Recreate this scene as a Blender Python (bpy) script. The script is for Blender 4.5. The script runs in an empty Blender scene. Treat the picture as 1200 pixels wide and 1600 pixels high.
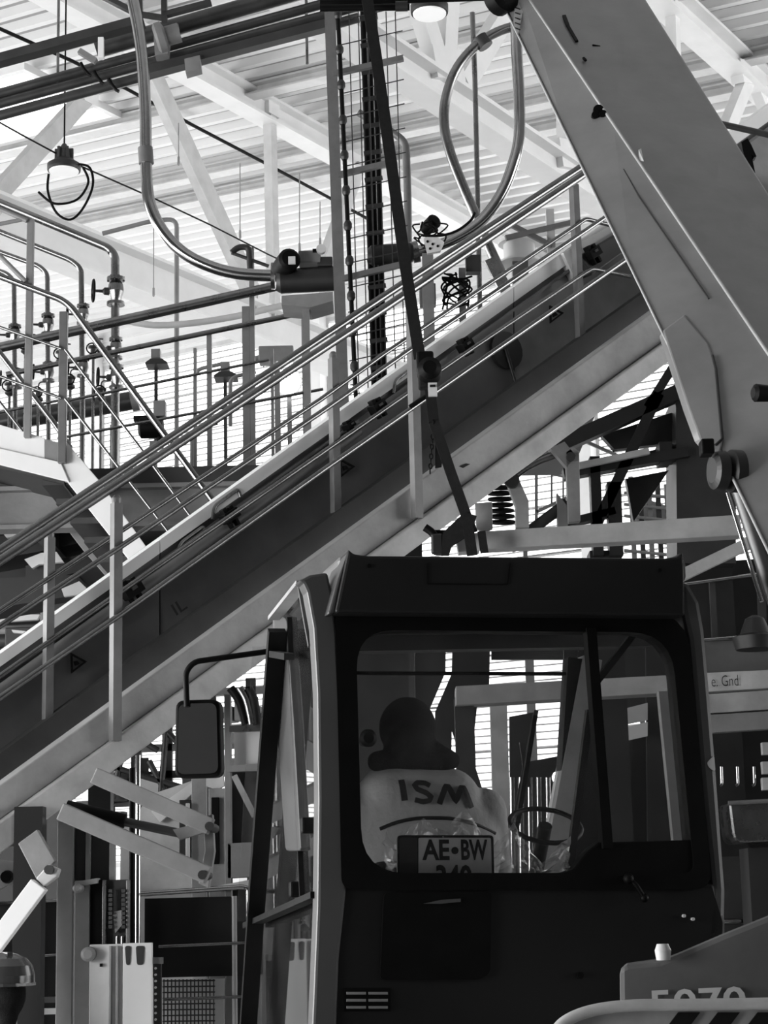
import bpy, bmesh, math, random
from mathutils import Vector as V, Matrix
from mathutils.bvhtree import BVHTree

rnd = random.Random(7)
sc = bpy.context.scene
C = sc.collection

# ---------------------------------------------------------------- camera
F = 3000.0                                   # focal length in pixels of a 1200 x 1600 frame
EYE = V((0, 0, 2.0))
PITCH = math.radians(11.6)
ROLL = math.radians(-1.3)
fwd = V((0, math.cos(PITCH), math.sin(PITCH)))
r0 = V((1, 0, 0)); u0 = V((0, -math.sin(PITCH), math.cos(PITCH)))
rgt = r0 * math.cos(ROLL) + u0 * math.sin(ROLL)
upv = u0 * math.cos(ROLL) - r0 * math.sin(ROLL)
cam_d = bpy.data.cameras.new('camera')
cam_d.sensor_fit = 'VERTICAL'; cam_d.sensor_height = 24.0; cam_d.sensor_width = 18.0
cam_d.lens = F / 1600 * 24.0
cam_d.clip_start = 0.1; cam_d.clip_end = 300
cam = bpy.data.objects.new('camera', cam_d); C.objects.link(cam)
mw = Matrix.Identity(4)
for i in range(3):
    mw[i][0] = rgt[i]; mw[i][1] = upv[i]; mw[i][2] = -fwd[i]; mw[i][3] = EYE[i]
cam.matrix_world = mw
sc.camera = cam

# ---------------------------------------------------------------- world, exposure, daylight and added lights
w = bpy.data.worlds.new('world'); sc.world = w; w.use_nodes = True
bgn = w.node_tree.nodes['Background']
bgn.inputs[0].default_value = (0.95, 0.95, 0.95, 1); bgn.inputs[1].default_value = 0.12
sc.view_settings.view_transform = 'Standard'; sc.view_settings.look = 'None'
sc.view_settings.exposure = 0.85; sc.view_settings.gamma = 1.0
sc.view_settings.use_curve_mapping = False
sc.cycles.max_bounces = 6; sc.cycles.diffuse_bounces = 3; sc.cycles.glossy_bounces = 3
sc.cycles.transmission_bounces = 4; sc.cycles.transparent_max_bounces = 10
sc.cycles.use_adaptive_sampling = True; sc.cycles.adaptive_threshold = 0.03

def area_light(name, loc, target, sx, sy, power):
    d = bpy.data.lights.new(name, 'AREA'); d.shape = 'RECTANGLE'; d.size = sx; d.size_y = sy; d.energy = power
    o = bpy.data.objects.new(name, d); C.objects.link(o); o.location = loc
    o.rotation_euler = (V(target) - V(loc)).to_track_quat('-Z', 'Y').to_euler()
    return o
area_light('daylight_gate_left', (-13, 9, 3.2), (0, 10.5, 5.5), 9, 5, 900)
area_light('low_left_light', (-8, 3.5, 2.4), (-2.2, 10, 2.8), 3.5, 4, 420)  # unseen light added low at camera left for the lower-left front faces
area_light('ceiling_fill_left', (-28, 30, 6), (5, 30, 14), 34, 9, 4000)  # added fill aimed up at the roof deck; no side windows stand here
area_light('ceiling_fill_right', (30, 18, 6), (0, 26, 14), 30, 9, 3700)  # matching fill from the right, added to brighten the ceiling

# ---------------------------------------------------------------- pixel geometry
def ray(px, py): return fwd + rgt * ((px - 600) / F) + upv * ((800 - py) / F)
def P(px, py, Y):
    d = ray(px, py); return EYE + d * (Y / d.y)
def PZ(px, py, z):
    d = ray(px, py); return EYE + d * ((z - EYE.z) / d.z)
def WM(wpx, Y): return wpx * Y / F * 1.0          # pixel width to metres at depth Y
class Plane:
    def __init__(s, o, n): s.o = V(o); s.n = V(n).normalized()
    def hit(s, px, py):
        d = ray(px, py); return EYE + d * ((s.o - EYE).dot(s.n) / d.dot(s.n))
    def shift(s, t): return Plane(s.o + s.n * t, s.n)
def vplane(a, b):                                 # vertical plane through two points, normal pointing away from the camera
    h = V((b.x - a.x, b.y - a.y, 0)).normalized(); n = V((-h.y, h.x, 0))
    if n.y < 0: n = -n
    return Plane(a, n)

# ---------------------------------------------------------------- materials
MAT = {}
def mat(name, val, rough=0.5, metal=0.0, var=0.12, scale=6.0, bump=0.0, coat=0.0, spec=0.5):
    m = bpy.data.materials.new(name); m.use_nodes = True; nt = m.node_tree; b = nt.nodes['Principled BSDF']
    tc = nt.nodes.new('ShaderNodeTexCoord'); ns = nt.nodes.new('ShaderNodeTexNoise')
    ns.inputs['Scale'].default_value = scale; ns.inputs['Detail'].default_value = 6; ns.inputs['Roughness'].default_value = 0.6
    nt.links.new(tc.outputs['Object'], ns.inputs['Vector'])
    rp = nt.nodes.new('ShaderNodeValToRGB')
    lo = max(val * (1 - var), 0.001); hi = min(val * (1 + var), 1.0)
    rp.color_ramp.elements[0].position = 0.3; rp.color_ramp.elements[1].position = 0.7
    rp.color_ramp.elements[0].color = (lo, lo, lo, 1); rp.color_ramp.elements[1].color = (hi, hi, hi, 1)
    nt.links.new(ns.outputs['Fac'], rp.inputs['Fac']); nt.links.new(rp.outputs['Color'], b.inputs['Base Color'])
    mr = nt.nodes.new('ShaderNodeMapRange'); mr.inputs[3].default_value = max(rough - 0.08, 0.02); mr.inputs[4].default_value = min(rough + 0.08, 1)
    nt.links.new(ns.outputs['Fac'], mr.inputs[0]); nt.links.new(mr.outputs[0], b.inputs['Roughness'])
    b.inputs['Metallic'].default_value = metal; b.inputs['Specular IOR Level'].default_value = spec
    if coat: b.inputs['Coat Weight'].default_value = coat; b.inputs['Coat Roughness'].default_value = 0.08
    if bump:
        bp = nt.nodes.new('ShaderNodeBump'); bp.inputs['Strength'].default_value = bump; bp.inputs['Distance'].default_value = 0.01
        n2 = nt.nodes.new('ShaderNodeTexNoise'); n2.inputs['Scale'].default_value = scale * 8; n2.inputs['Detail'].default_value = 4
        nt.links.new(tc.outputs['Object'], n2.inputs['Vector']); nt.links.new(n2.outputs['Fac'], bp.inputs['Height']); nt.links.new(bp.outputs[0], b.inputs['Normal'])
    MAT[name] = m; return m
def emat(name, val, strength):
    m = bpy.data.materials.new(name); m.use_nodes = True; nt = m.node_tree; b = nt.nodes['Principled BSDF']
    tc = nt.nodes.new('ShaderNodeTexCoord'); ns = nt.nodes.new('ShaderNodeTexNoise'); ns.inputs['Scale'].default_value = 0.8
    nt.links.new(tc.outputs['Object'], ns.inputs['Vector'])
    rp = nt.nodes.new('ShaderNodeValToRGB')
    rp.color_ramp.elements[0].color = (val * .92,) * 3 + (1,); rp.color_ramp.elements[1].color = (val,) * 3 + (1,)
    nt.links.new(ns.outputs['Fac'], rp.inputs['Fac'])
    nt.links.new(rp.outputs[0], b.inputs['Emission Color']); b.inputs['Emission Strength'].default_value = strength
    b.inputs['Base Color'].default_value = (val, val, val, 1); b.inputs['Roughness'].default_value = 0.5
    MAT[name] = m; return m
def glass(name, dust, tint, refl):
    m = bpy.data.materials.new(name); m.use_nodes = True; nt = m.node_tree
    nt.nodes.remove(nt.nodes['Principled BSDF']); out = nt.nodes['Material Output']
    tr = nt.nodes.new('ShaderNodeBsdfTransparent'); tr.inputs[0].default_value = (tint, tint, tint, 1)
    gl = nt.nodes.new('ShaderNodeBsdfGlossy'); gl.inputs['Roughness'].default_value = 0.02
    df = nt.nodes.new('ShaderNodeBsdfDiffuse'); df.inputs[0].default_value = (.8, .8, .8, 1)
    lw = nt.nodes.new('ShaderNodeLayerWeight'); lw.inputs[0].default_value = refl
    m1 = nt.nodes.new('ShaderNodeMixShader'); m2 = nt.nodes.new('ShaderNodeMixShader')
    tc = nt.nodes.new('ShaderNodeTexCoord'); ns = nt.nodes.new('ShaderNodeTexNoise'); ns.inputs['Scale'].default_value = 3.0; ns.inputs['Detail'].default_value = 8
    mr = nt.nodes.new('ShaderNodeMapRange'); mr.inputs[1].default_value = .35; mr.inputs[2].default_value = .75; mr.inputs[3].default_value = dust * .4; mr.inputs[4].default_value = dust * 1.6
    nt.links.new(tc.outputs['Object'], ns.inputs['Vector']); nt.links.new(ns.outputs['Fac'], mr.inputs[0])
    nt.links.new(lw.outputs['Fresnel'], m1.inputs[0]); nt.links.new(tr.outputs[0], m1.inputs[1]); nt.links.new(gl.outputs[0], m1.inputs[2])
    nt.links.new(mr.outputs[0], m2.inputs[0]); nt.links.new(m1.outputs[0], m2.inputs[1]); nt.links.new(df.outputs[0], m2.inputs[2])
    nt.links.new(m2.outputs[0], out.inputs[0])
    MAT[name] = m; return m
mat('deck', 0.36, 0.5, 0, 0.05, 0.6)  # darker than the ribs: shade of the recesses put into the colour
mat('deck_rib', 0.74, 0.4, 0, 0.03, 0.6)  # whiter than the deck, so the ribs stand out as if lit
mat('white', 0.80, 0.5, 0, 0.05, 2)
mat('pale', 0.58, 0.45, 0, 0.12, 3)
mat('beam', 0.29, 0.5, 0, 0.30, 3.0, 0.2)
mat('beam_lt', 0.41, 0.5, 0, 0.24, 4, 0.15)
mat('mid', 0.20, 0.5, 0, 0.18, 4, 0.1)
mat('panel', 0.11, 0.45, 0, 0.28, 2.0)
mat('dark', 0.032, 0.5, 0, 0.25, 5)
mat('charcoal', 0.014, 0.5, 0, 0.3, 5)
mat('black', 0.003, 0.55, 0, 0.3, 8, spec=0.12)
mat('rubber', 0.012, 0.75, 0, 0.3, 10, spec=0.2)
mat('webbing', 0.012, 0.8, 0, 0.3, 40, 0.3, spec=0.2)
mat('chrome', 0.42, 0.14, 1.0, 0.1, 8)
mat('steel', 0.26, 0.28, 1.0, 0.2, 6)
mat('rail', 0.2, 0.22, 1.0, 0.2, 5)
mat('pipe_dark', 0.085, 0.35, 0.6, 0.25, 4)
mat('galv', 0.15, 0.42, 0.2, 0.15, 9)
mat('boom', 0.20, 0.42, 0, 0.2, 2.2, 0.08, 0.25)
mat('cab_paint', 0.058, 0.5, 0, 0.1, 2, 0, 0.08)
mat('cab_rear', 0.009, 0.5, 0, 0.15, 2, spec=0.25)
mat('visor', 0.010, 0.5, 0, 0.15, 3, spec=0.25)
mat('jacket', 0.30, 0.8, 0, 0.15, 5, 0.4, spec=0.2)
mat('knit', 0.012, 0.9, 0, 0.3, 30, 0.5, spec=0.1)
mat('skin', 0.35, 0.55, 0, 0.1, 10)
mat('print_dark', 0.006, 0.6, 0, 0.1, 10, spec=0.2)
mat('plate_white', 0.62, 0.4, 0, 0.04, 6)
mat('concrete', 0.38, 0.6, 0, 0.2, 0.7, 0.2)
mat('siding', 0.75, 0.5, 0, 0.05, 1)
mat('helmet', 0.045, 0.22, 0, 0.1, 5, 0, 0.8)
mat('shirt', 0.70, 0.8, 0, 0.1, 6, 0.3)
mat('mirror', 0.4, 0.03, 1.0, 0.02, 3)
emat('skylight', 1.0, 1.2)
emat('wall_glow', 1.0, 1.15)  # added glow standing in for white siding bright with daylight
emat('lamp_face', 0.9, 0.22)
emat('hot_lamp', 1.0, 14.0)
emat('headlight', 1.0, 8.0)
glass('glass_rear', 0.018, 0.93, 0.12)
glass('glass_side', 0.012, 0.80, 0.5)
glass('wrap', 0.30, 0.92, 0.35)

# ---------------------------------------------------------------- mesh helpers
BASE = {}
class MB:
    def __init__(s): s.v = []; s.f = []; s.sm = []
    def add(s, vs, fs, smooth=False):
        k = len(s.v); s.v += [V(x) for x in vs]; s.f += [tuple(i + k for i in q) for q in fs]; s.sm += [smooth] * len(fs); return s
    def boxax(s, c, a, b, d):                     # centre and three half vectors
        vs = [c + a * i + b * j + d * k for i in (-1, 1) for j in (-1, 1) for k in (-1, 1)]
        return s.add(vs, [(0, 1, 3, 2), (4, 6, 7, 5), (0, 4, 5, 1), (2, 3, 7, 6), (0, 2, 6, 4), (1, 5, 7, 3)])
    def box(s, c, sx, sy, sz, rz=0):
        a = V((math.cos(rz), math.sin(rz), 0)); b = V((-a.y, a.x, 0))
        return s.boxax(V(c), a * sx / 2, b * sy / 2, V((0, 0, sz / 2)))
    def bar(s, p, q, w, d, up=(0, 1, 0)):         # box from p to q, w across the view, d along it
        a = (q - p); n = a.cross(V(up)).normalized(); b = n.cross(a).normalized()
        return s.boxax((p + q) / 2, a / 2, n * w / 2, b * d / 2)
    def prof(s, p, q, pts, up=(0, 1, 0)):         # 2-D profile (n, b) swept from p to q
        a = (q - p); n = a.cross(V(up)).normalized(); b = n.cross(a).normalized(); k = len(pts)
        vs = [p + n * x + b * y for x, y in pts] + [q + n * x + b * y for x, y in pts]
        return s.add(vs, [(i, (i + 1) % k, k + (i + 1) % k, k + i) for i in range(k)] + [tuple(range(k)), tuple(range(k, 2 * k))])
    def ibeam(s, p, q, h, wd, tf=0.03, tw=0.02):  # I section, h tall, wd wide, web vertical
        H, B, T = h / 2, wd / 2, tw / 2
        pts = [(-H, -B), (-H, B), (-H + tf, B), (-H + tf, T), (H - tf, T), (H - tf, B), (H, B), (H, -B), (H - tf, -B), (H - tf, -T), (-H + tf, -T), (-H + tf, -B)]
        a = (q - p); b = a.cross(V((0, 0, 1))).normalized(); n = b.cross(a).normalized(); k = 12
        vs = [p + n * x + b * y for x, y in pts] + [q + n * x + b * y for x, y in pts]
        fs = [(i, (i + 1) % k, k + (i + 1) % k, k + i) for i in range(k)] + [tuple(range(k)), tuple(range(k, 2 * k))]
        return s.add(vs, fs)
    def tube(s, pts, r, n=10, caps=True):
        m = len(pts); rs = r if isinstance(r, (list, tuple)) else [r] * m
        prev = None; vs = []
        for i, p in enumerate(pts):
            t = (pts[min(i + 1, m - 1)] - pts[max(i - 1, 0)]).normalized()
            if prev is None:
                x = t.cross(V((0, 1, 0)));
                if x.length < 0.05: x = t.cross(V((1, 0, 0)))
            else: x = prev - t * prev.dot(t)
            x.normalize(); prev = x; y = t.cross(x)
            vs += [p + (x * math.cos(2 * math.pi * k / n) + y * math.sin(2 * math.pi * k / n)) * rs[i] for k in range(n)]
        fs = [(i * n + k, i * n + (k + 1) % n, (i + 1) * n + (k + 1) % n, (i + 1) * n + k) for i in range(m - 1) for k in range(n)]
        s.add(vs, fs, True)
        if caps: s.add(vs[:n], [tuple(range(n))]); s.add(vs[-n:], [tuple(range(n))])
        return s
    def lathe(s, o, axis, prof, n=16):            # prof: (distance along the axis, radius)
        ax = V(axis).normalized(); x = ax.cross(V((0.13, 0.9, 0.31))).normalized(); y = ax.cross(x); vs = []
        for t, r in prof: vs += [o + ax * t + (x * math.cos(2 * math.pi * k / n) + y * math.sin(2 * math.pi * k / n)) * max(r, 1e-4) for k in range(n)]
        m = len(prof)
        for i in range(m - 1):
            sm = abs(prof[i][1] - prof[i + 1][1]) < abs(prof[i][0] - prof[i + 1][0]) * 2
            s.add(vs[i * n:(i + 2) * n], [(k, (k + 1) % n, n + (k + 1) % n, n + k) for k in range(n)], sm)
        s.add(vs[:n], [tuple(range(n))]); s.add(vs[-n:], [tuple(range(n))]); return s
    def prism(s, pts, vec):
        k = len(pts); vs = [V(p) for p in pts] + [V(p) + V(vec) for p in pts]
        return s.add(vs, [tuple(range(k)), tuple(range(k, 2 * k))] + [(i, (i + 1) % k, k + (i + 1) % k, k + i) for i in range(k)])
    def ring(s, outer, inner, vec, smooth=False):
        k = len(outer); vec = V(vec); vs = list(outer) + list(inner) + [p + vec for p in outer] + [p + vec for p in inner]; fs = []
        for i in range(k):
            j = (i + 1) % k
            fs += [(i, j, k + j, k + i), (2 * k + i, 2 * k + j, 3 * k + j, 3 * k + i), (i, j, 2 * k + j, 2 * k + i), (k + i, k + j, 3 * k + j, 3 * k + i)]
        return s.add(vs, fs, smooth)
    def ball(s, c, rx, ry=None, rz=None, n=12, m=8):
        ry = ry or rx; rz = rz or rx; vs = [c + V((0, 0, rz))]
        for i in range(1, m):
            a = math.pi * i / m
            vs += [c + V((rx * math.sin(a) * math.cos(2 * math.pi * k / n), ry * math.sin(a) * math.sin(2 * math.pi * k / n), rz * math.cos(a))) for k in range(n)]
        vs.append(c - V((0, 0, rz))); e = len(vs) - 1
        fs = [(0, 1 + k, 1 + (k + 1) % n) for k in range(n)]
        for i in range(m - 2): fs += [(1 + i * n + k, 1 + i * n + (k + 1) % n, 1 + (i + 1) * n + (k + 1) % n, 1 + (i + 1) * n + k) for k in range(n)]
        fs += [(e, 1 + (m - 2) * n + k, 1 + (m - 2) * n + (k + 1) % n) for k in range(n)]
        return s.add(vs, fs, True)
    def build(s, name, m, parent=None, bevel=0.0):
        me = bpy.data.meshes.new(name)
        if parent is not None: base = BASE[parent.name]
        else:
            xs = [p.x for p in s.v]; ys = [p.y for p in s.v]; zs = [p.z for p in s.v]
            base = V(((min(xs) + max(xs)) / 2, (min(ys) + max(ys)) / 2, min(zs)))
        me.from_pydata([p - base for p in s.v], [], s.f)
        for p, q in zip(me.polygons, s.sm): p.use_smooth = q
        bm = bmesh.new(); bm.from_mesh(me); bmesh.ops.recalc_face_normals(bm, faces=bm.faces); bm.to_mesh(me); bm.free()
        me.materials.append(MAT[m] if isinstance(m, str) else m)
        o = bpy.data.objects.new(name, me); C.objects.link(o)
        if parent is not None: o.parent = parent
        else: o.location = base
        BASE[o.name] = base
        if bevel:
            b = o.modifiers.new('bevel', 'BEVEL'); b.width = bevel; b.segments = 2; b.limit_method = 'ANGLE'; b.angle_limit = math.radians(40)
        return o
def T(name, label, cat, base, group=None):
    o = bpy.data.objects.new(name, None); C.objects.link(o); o.location = base; BASE[o.name] = V(base)
    o.empty_display_size = 0.1
    o['label'] = label; o['category'] = cat
    if group: o['group'] = group
    return o
def tag(o, label, cat, group=None):
    o['label'] = label; o['category'] = cat
    if group: o['group'] = group
    return o
def struct(o, label=None):
    o['kind'] = 'structure'
    if label: o['label'] = label
    return o
def smooth_path(pts, k=6):                         # Catmull-Rom through 3-D points
    out = []; n = len(pts)
    for i in range(n - 1):
        a, b, c, d = pts[max(i - 1, 0)], pts[i], pts[i + 1], pts[min(i + 2, n - 1)]
        for j in range(k):
            t = j / k
            out.append(0.5 * ((2 * b) + (c - a) * t + (2 * a - 5 * b + 4 * c - d) * t * t + (3 * b - a - 3 * c + d) * t ** 3))
    out.append(pts[-1]); return out
def bend(pts, r, k=5):                             # polyline with rounded corners of radius r
    out = [pts[0]]
    for i in range(1, len(pts) - 1):
        a, b, c = pts[i - 1], pts[i], pts[i + 1]
        rr = min(r, (a - b).length * .49, (c - b).length * .49)
        p = b + (a - b).normalized() * rr; q = b + (c - b).normalized() * rr
        for j in range(k + 1):
            t = j / k; out.append(p * (1 - t) ** 2 + b * 2 * t * (1 - t) + q * t * t)
    out.append(pts[-1]); return out
def rloop(pts, rad, k=5):                          # closed 2-D loop with rounded corners
    out = []; n = len(pts); rad = rad if isinstance(rad, (list, tuple)) else [rad] * n
    for i in range(n):
        a, b, c = V(pts[i - 1]), V(pts[i]), V(pts[(i + 1) % n])
        p = b + (a - b).normalized() * min(rad[i], (a - b).length * .49); q = b + (c - b).normalized() * min(rad[i], (c - b).length * .49)
        for j in range(k + 1):
            t = j / k; out.append(p * (1 - t) ** 2 + b * 2 * t * (1 - t) + q * t * t)
    return [(p.x, p.y) for p in out]
def text_tris(txt, size=1.0, bold=0.0, spacing=1.0):
    cu = bpy.data.curves.new('lettering', 'FONT'); cu.body = txt; cu.size = size; cu.offset = bold; cu.space_character = spacing; cu.resolution_u = 3
    o = bpy.data.objects.new('lettering', cu); C.objects.link(o)
    dg = bpy.context.evaluated_depsgraph_get(); me = bpy.data.meshes.new_from_object(o.evaluated_get(dg))
    vs = [(p.co.x, p.co.y) for p in me.vertices]; fs = [tuple(p.vertices) for p in me.polygons]
    bpy.data.objects.remove(o); bpy.data.curves.remove(cu); bpy.data.meshes.remove(me)
    return vs, fs
def text_mb(txt, o, ex, ey, width, height, off, bold=0.0, spacing=1.0):
    """lettering fitted to width x height at o, along unit vectors ex / ey, lifted by vector off"""
    vs, fs = text_tris(txt, 1.0, bold, spacing)
    x0 = min(p[0] for p in vs); x1 = max(p[0] for p in vs); y0 = min(p[1] for p in vs); y1 = max(p[1] for p in vs)
    m = MB(); m.add([o + ex * ((p[0] - x0) / (x1 - x0) * width) + ey * ((p[1] - y0) / (y1 - y0) * height) + off for p in vs], fs); return m
# ================================================================ the hall: floor, roof deck, trusses, back wall
m = MB(); m.box((0, 18, -0.1), 90, 90, 0.2); struct(m.build('floor', 'concrete'))
m = MB(); m.box((0, -9, 7), 60, .3, 14); struct(m.build('wall_front', 'dark'))  # unseen wall behind the camera, added dark to cut frontal light

d1 = ray(2550, 1371); d1.z = 0; d1.normalize()        # the trusses run this way, to the right and away
d2 = V((-d1.y, d1.x, 0))                               # the deck ribs run this way
UP = V((0, 0, 1))
def truss_plane(p): return Plane(p, d2)
zb2 = 10.8
B0 = PZ(700, 152, zb2); pl2 = truss_plane(B0)
zD = pl2.hit(1130, 80).z
best = None
for k in range(500):                                   # height of the farther truss so that the deck rises 6.4 per cent across
    zb1 = 8.0 + k * 0.02
    c0 = PZ(150, 405, zb1); q = truss_plane(c0); za = q.hit(400, 165).z
    dist = (c0 - B0).dot(d2); e = abs((za - zD) / dist - 0.055) if dist > 1 else 9
    if best is None or e < best[0]: best = (e, zb1, c0, q, za, dist)
_, zb1, C0, pl1, zA, tdist = best
slope = (zA - zD) / tdist
deckn = d1.cross(d2 + UP * slope).normalized()
deck_o = V((B0.x, B0.y, zD + 0.32))
deck = Plane(deck_o, deckn)
print('TRUSS', zb2, zD, zb1, zA, tdist, slope, 'B0', B0, 'C0', C0)
t2 = (d2 + UP * slope).normalized()
pitch = abs((deck.hit(330, 180) - deck.hit(330, 197.5)).dot(d1))
print('RIB PITCH', pitch)
cs = [deck.hit(x, y).copy() for x, y in [(0, 0), (1200, 0), (0, 330), (500, 452), (900, 430), (1200, 330)]]
ss = [(q - deck_o).dot(d1) for q in cs]; tt_ = [(q - deck_o).dot(d2) for q in cs]
i0, i1 = int(min(ss) / pitch) - 12, int(max(ss) / pitch) + 4
T0, T1 = min(tt_) - 12.0, max(tt_) + 14.0
print('RIBS', i0, i1, T0, T1)
dp = pitch * 0.30; NT = 14
# flat deck above the ribs, cut into short fields so that rays are traced quickly
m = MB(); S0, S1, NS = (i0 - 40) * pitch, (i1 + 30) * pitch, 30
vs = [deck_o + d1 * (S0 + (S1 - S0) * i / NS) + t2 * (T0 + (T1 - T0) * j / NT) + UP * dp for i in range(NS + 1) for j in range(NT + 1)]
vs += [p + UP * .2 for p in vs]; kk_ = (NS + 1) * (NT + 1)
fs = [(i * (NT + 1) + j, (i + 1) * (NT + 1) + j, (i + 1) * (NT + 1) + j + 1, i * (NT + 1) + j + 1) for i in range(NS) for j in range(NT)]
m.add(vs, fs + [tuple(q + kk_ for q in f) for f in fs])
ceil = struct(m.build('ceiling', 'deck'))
def rib_into(m, i):
    vs = []
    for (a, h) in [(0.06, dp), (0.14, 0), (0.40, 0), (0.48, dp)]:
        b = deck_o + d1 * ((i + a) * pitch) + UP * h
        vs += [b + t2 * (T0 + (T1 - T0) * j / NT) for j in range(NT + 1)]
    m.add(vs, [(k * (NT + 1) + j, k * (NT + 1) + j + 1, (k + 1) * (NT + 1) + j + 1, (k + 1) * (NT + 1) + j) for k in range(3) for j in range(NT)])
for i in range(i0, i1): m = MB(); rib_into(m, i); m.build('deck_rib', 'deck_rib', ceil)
m = MB()
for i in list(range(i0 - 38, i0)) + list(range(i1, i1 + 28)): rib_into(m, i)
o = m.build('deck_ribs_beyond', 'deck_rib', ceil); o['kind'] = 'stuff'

# roof light near the left edge
sk = Plane(deck_o - UP * 0.03, deckn)
p1, p2 = sk.hit(38, 97), sk.hit(198, 172)
L = (p2 - p1).dot(d1); p2 = p1 + d1 * L
m = MB(); m.ring([p1, p2, p2 + t2 * 6.2, p1 + t2 * 6.2], [p1 + d1 * .12 + t2 * .12, p2 - d1 * .12 + t2 * .12, p2 - d1 * .12 + t2 * 6.08, p1 + d1 * .12 + t2 * 6.08], -UP * .12)
wf = m.build('window_9', 'white'); struct(wf)
for k in range(3):
    a = p1 + d1 * (.12 + (L - .24) * k / 3) + t2 * .12; b = p1 + d1 * (.12 + (L - .24) * (k + 1) / 3 - .03) + t2 * .12
    MB().prism([a, b, b + t2 * 5.96, a + t2 * 5.96], -UP * .05).build('pane', 'skylight', wf)

# trusses: chords, posts and diagonals
def member(pl, a, b, wd, nm, par, mt='white', dp=.16):
    p, q = pl.hit(*a), pl.hit(*b); MB().bar(p, q, wd, dp, up=tuple(d2)).build(nm, mt, par)
def chord(p0, z, lo, hi, h, wd, nm, par, mt='white'):
    p = V((p0.x, p0.y, z)); m = MB(); m.ibeam(p + d1 * lo, p + d1 * hi, h, wd, .05, .03); return m.build(nm, mt, par)
t1 = T('roof_truss', 'white roof truss farther back, behind the curved steel tubes', 'truss', V((C0.x, C0.y, zb1)), 'white roof trusses'); t1['kind'] = 'structure'
chord(C0, zb1, -20, 33, .62, .46, 'bottom_chord', t1)
chord(C0, zA, -20, 33, .42, .36, 'top_chord', t1)
for a, b, wd in [((421, 165), (428, 500), .16), ((238, 118), (404, 480), .32), ((137, 148), (-12, 312), .24), ((-200, 40), (0, 330), .3), ((560, 260), (500, 430), .22)]:
    member(pl1, a, b, wd, 'web_member', t1, 'pale')
for a in [(421, 168), (135, 150), (404, 470)]:
    MB().bar(pl1.hit(a[0], a[1] - 14), pl1.hit(a[0], a[1] + 14), .3, .2, up=tuple(d2)).build('gusset_plate', 'white', t1)
tt = T('roof_truss', 'white roof truss nearer the camera, above the loading crane boom', 'truss', V((B0.x, B0.y, zb2)), 'white roof trusses'); tt['kind'] = 'structure'
chord(B0, zb2, -16, 18, .36, .34, 'bottom_chord', tt)
chord(B0, zD, -20, 38, .42, .40, 'top_chord', tt)
for a, b, wd in [((640, -40), (684, 102), .28), ((702, -40), (694, 102), .26), ((790, 20), (722, 132), .26), ((1050, -10), (1058, 300), .16), ((1172, 112), (1120, 240), .24), ((885, 250), (880, 40), .2), ((1172, 112), (1230, 260), .2)]:
    member(pl2, a, b, wd, 'web_member', tt)
for a in [(690, 98), (1172, 112), (888, 240)]:
    MB().bar(pl2.hit(a[0] - 22, a[1]), pl2.hit(a[0] + 22, a[1] + 8), .36, .2, up=tuple(d2)).build('gusset_plate', 'white', tt)
# secondary roof beams along the ribs
for k, (px, py) in enumerate([(120, 208), (400, 292), (1110, 102)]):
    p = Plane(deck_o - UP * .16, deckn).hit(px, py); m = MB()
    m.ibeam(p - t2 * (14 if k != 2 else 5), p + t2 * 18, .2, .26, .03, .02)
    struct(m.build('trim_%d' % (k + 1), 'pale'))

# back wall with an added glowing band in place of daylit siding
wo = deck.hit(500, 452)
wpl = Plane(V((wo.x, wo.y, 0)), -d1 if d1.y < 0 else d1)
print('WALL', wo)
def WB(t, z): return V((wo.x, wo.y, 0)) + d2 * t + UP * z
m = MB()
GZ0, GZ1 = 3.0, wo.z - .7
m.prism([WB(-60, 0), WB(60, 0), WB(60, GZ0), WB(-60, GZ0)], d1 * .3)
m.prism([WB(-60, GZ1), WB(60, GZ1), WB(60, GZ1 + 4), WB(-60, GZ1 + 4)], d1 * .3)
for i in range(14):                                     # horizontal siding ribs above the glowing band
    z = GZ1 + .1 + i * .25; m.bar(WB(-60, z), WB(60, z), .05, .06, up=tuple(d1))
struct(m.build('wall_back', 'siding'))
bay = 6.5
for i in range(-6, 6):
    a, b = i * bay + .12, (i + 1) * bay - .12
    wn = MB(); wn.ring([WB(a, GZ0), WB(b, GZ0), WB(b, GZ1), WB(a, GZ1)], [WB(a + .1, GZ0 + .1), WB(b - .1, GZ0 + .1), WB(b - .1, GZ1 - .1), WB(a + .1, GZ1 - .1)], d1 * .25)
    wo_ = struct(wn.build('window_%d' % (i + 10 if i + 10 != 9 else 20), 'pale'))  # bay frame around the added glowing panels
    for r in range(12):
        ph = (GZ1 - GZ0 - .2) / 12; z = GZ0 + .1 + r * ph
        MB().prism([WB(a + .1, z), WB(b - .1, z), WB(b - .1, z + ph - .05), WB(a + .1, z + ph - .05)], d1 * .05).build('pane', 'wall_glow', wo_)
    g = MB()
    for r in range(79): zz = GZ0 + .12 + r * (GZ1 - GZ0 - .24) / 79; g.bar(WB(a + .1, zz) - d1 * .03, WB(b - .1, zz) - d1 * .03, .03, .02, up=tuple(d1))
    g = g.build('louvre_wires', 'beam_lt', wo_); g['kind'] = 'stuff'
for i in range(-6, 7):
    m = MB(); m.ibeam(WB(i * bay, 0) - d1 * .2, WB(i * bay, 13) - d1 * .2, .3, .3) if False else m.box(WB(i * bay, wo.z / 2) - d1 * .12, .3, .3, wo.z, math.atan2(d1.y, d1.x))
    struct(m.build('trim_%d' % (20 + i), 'white'))
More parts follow.
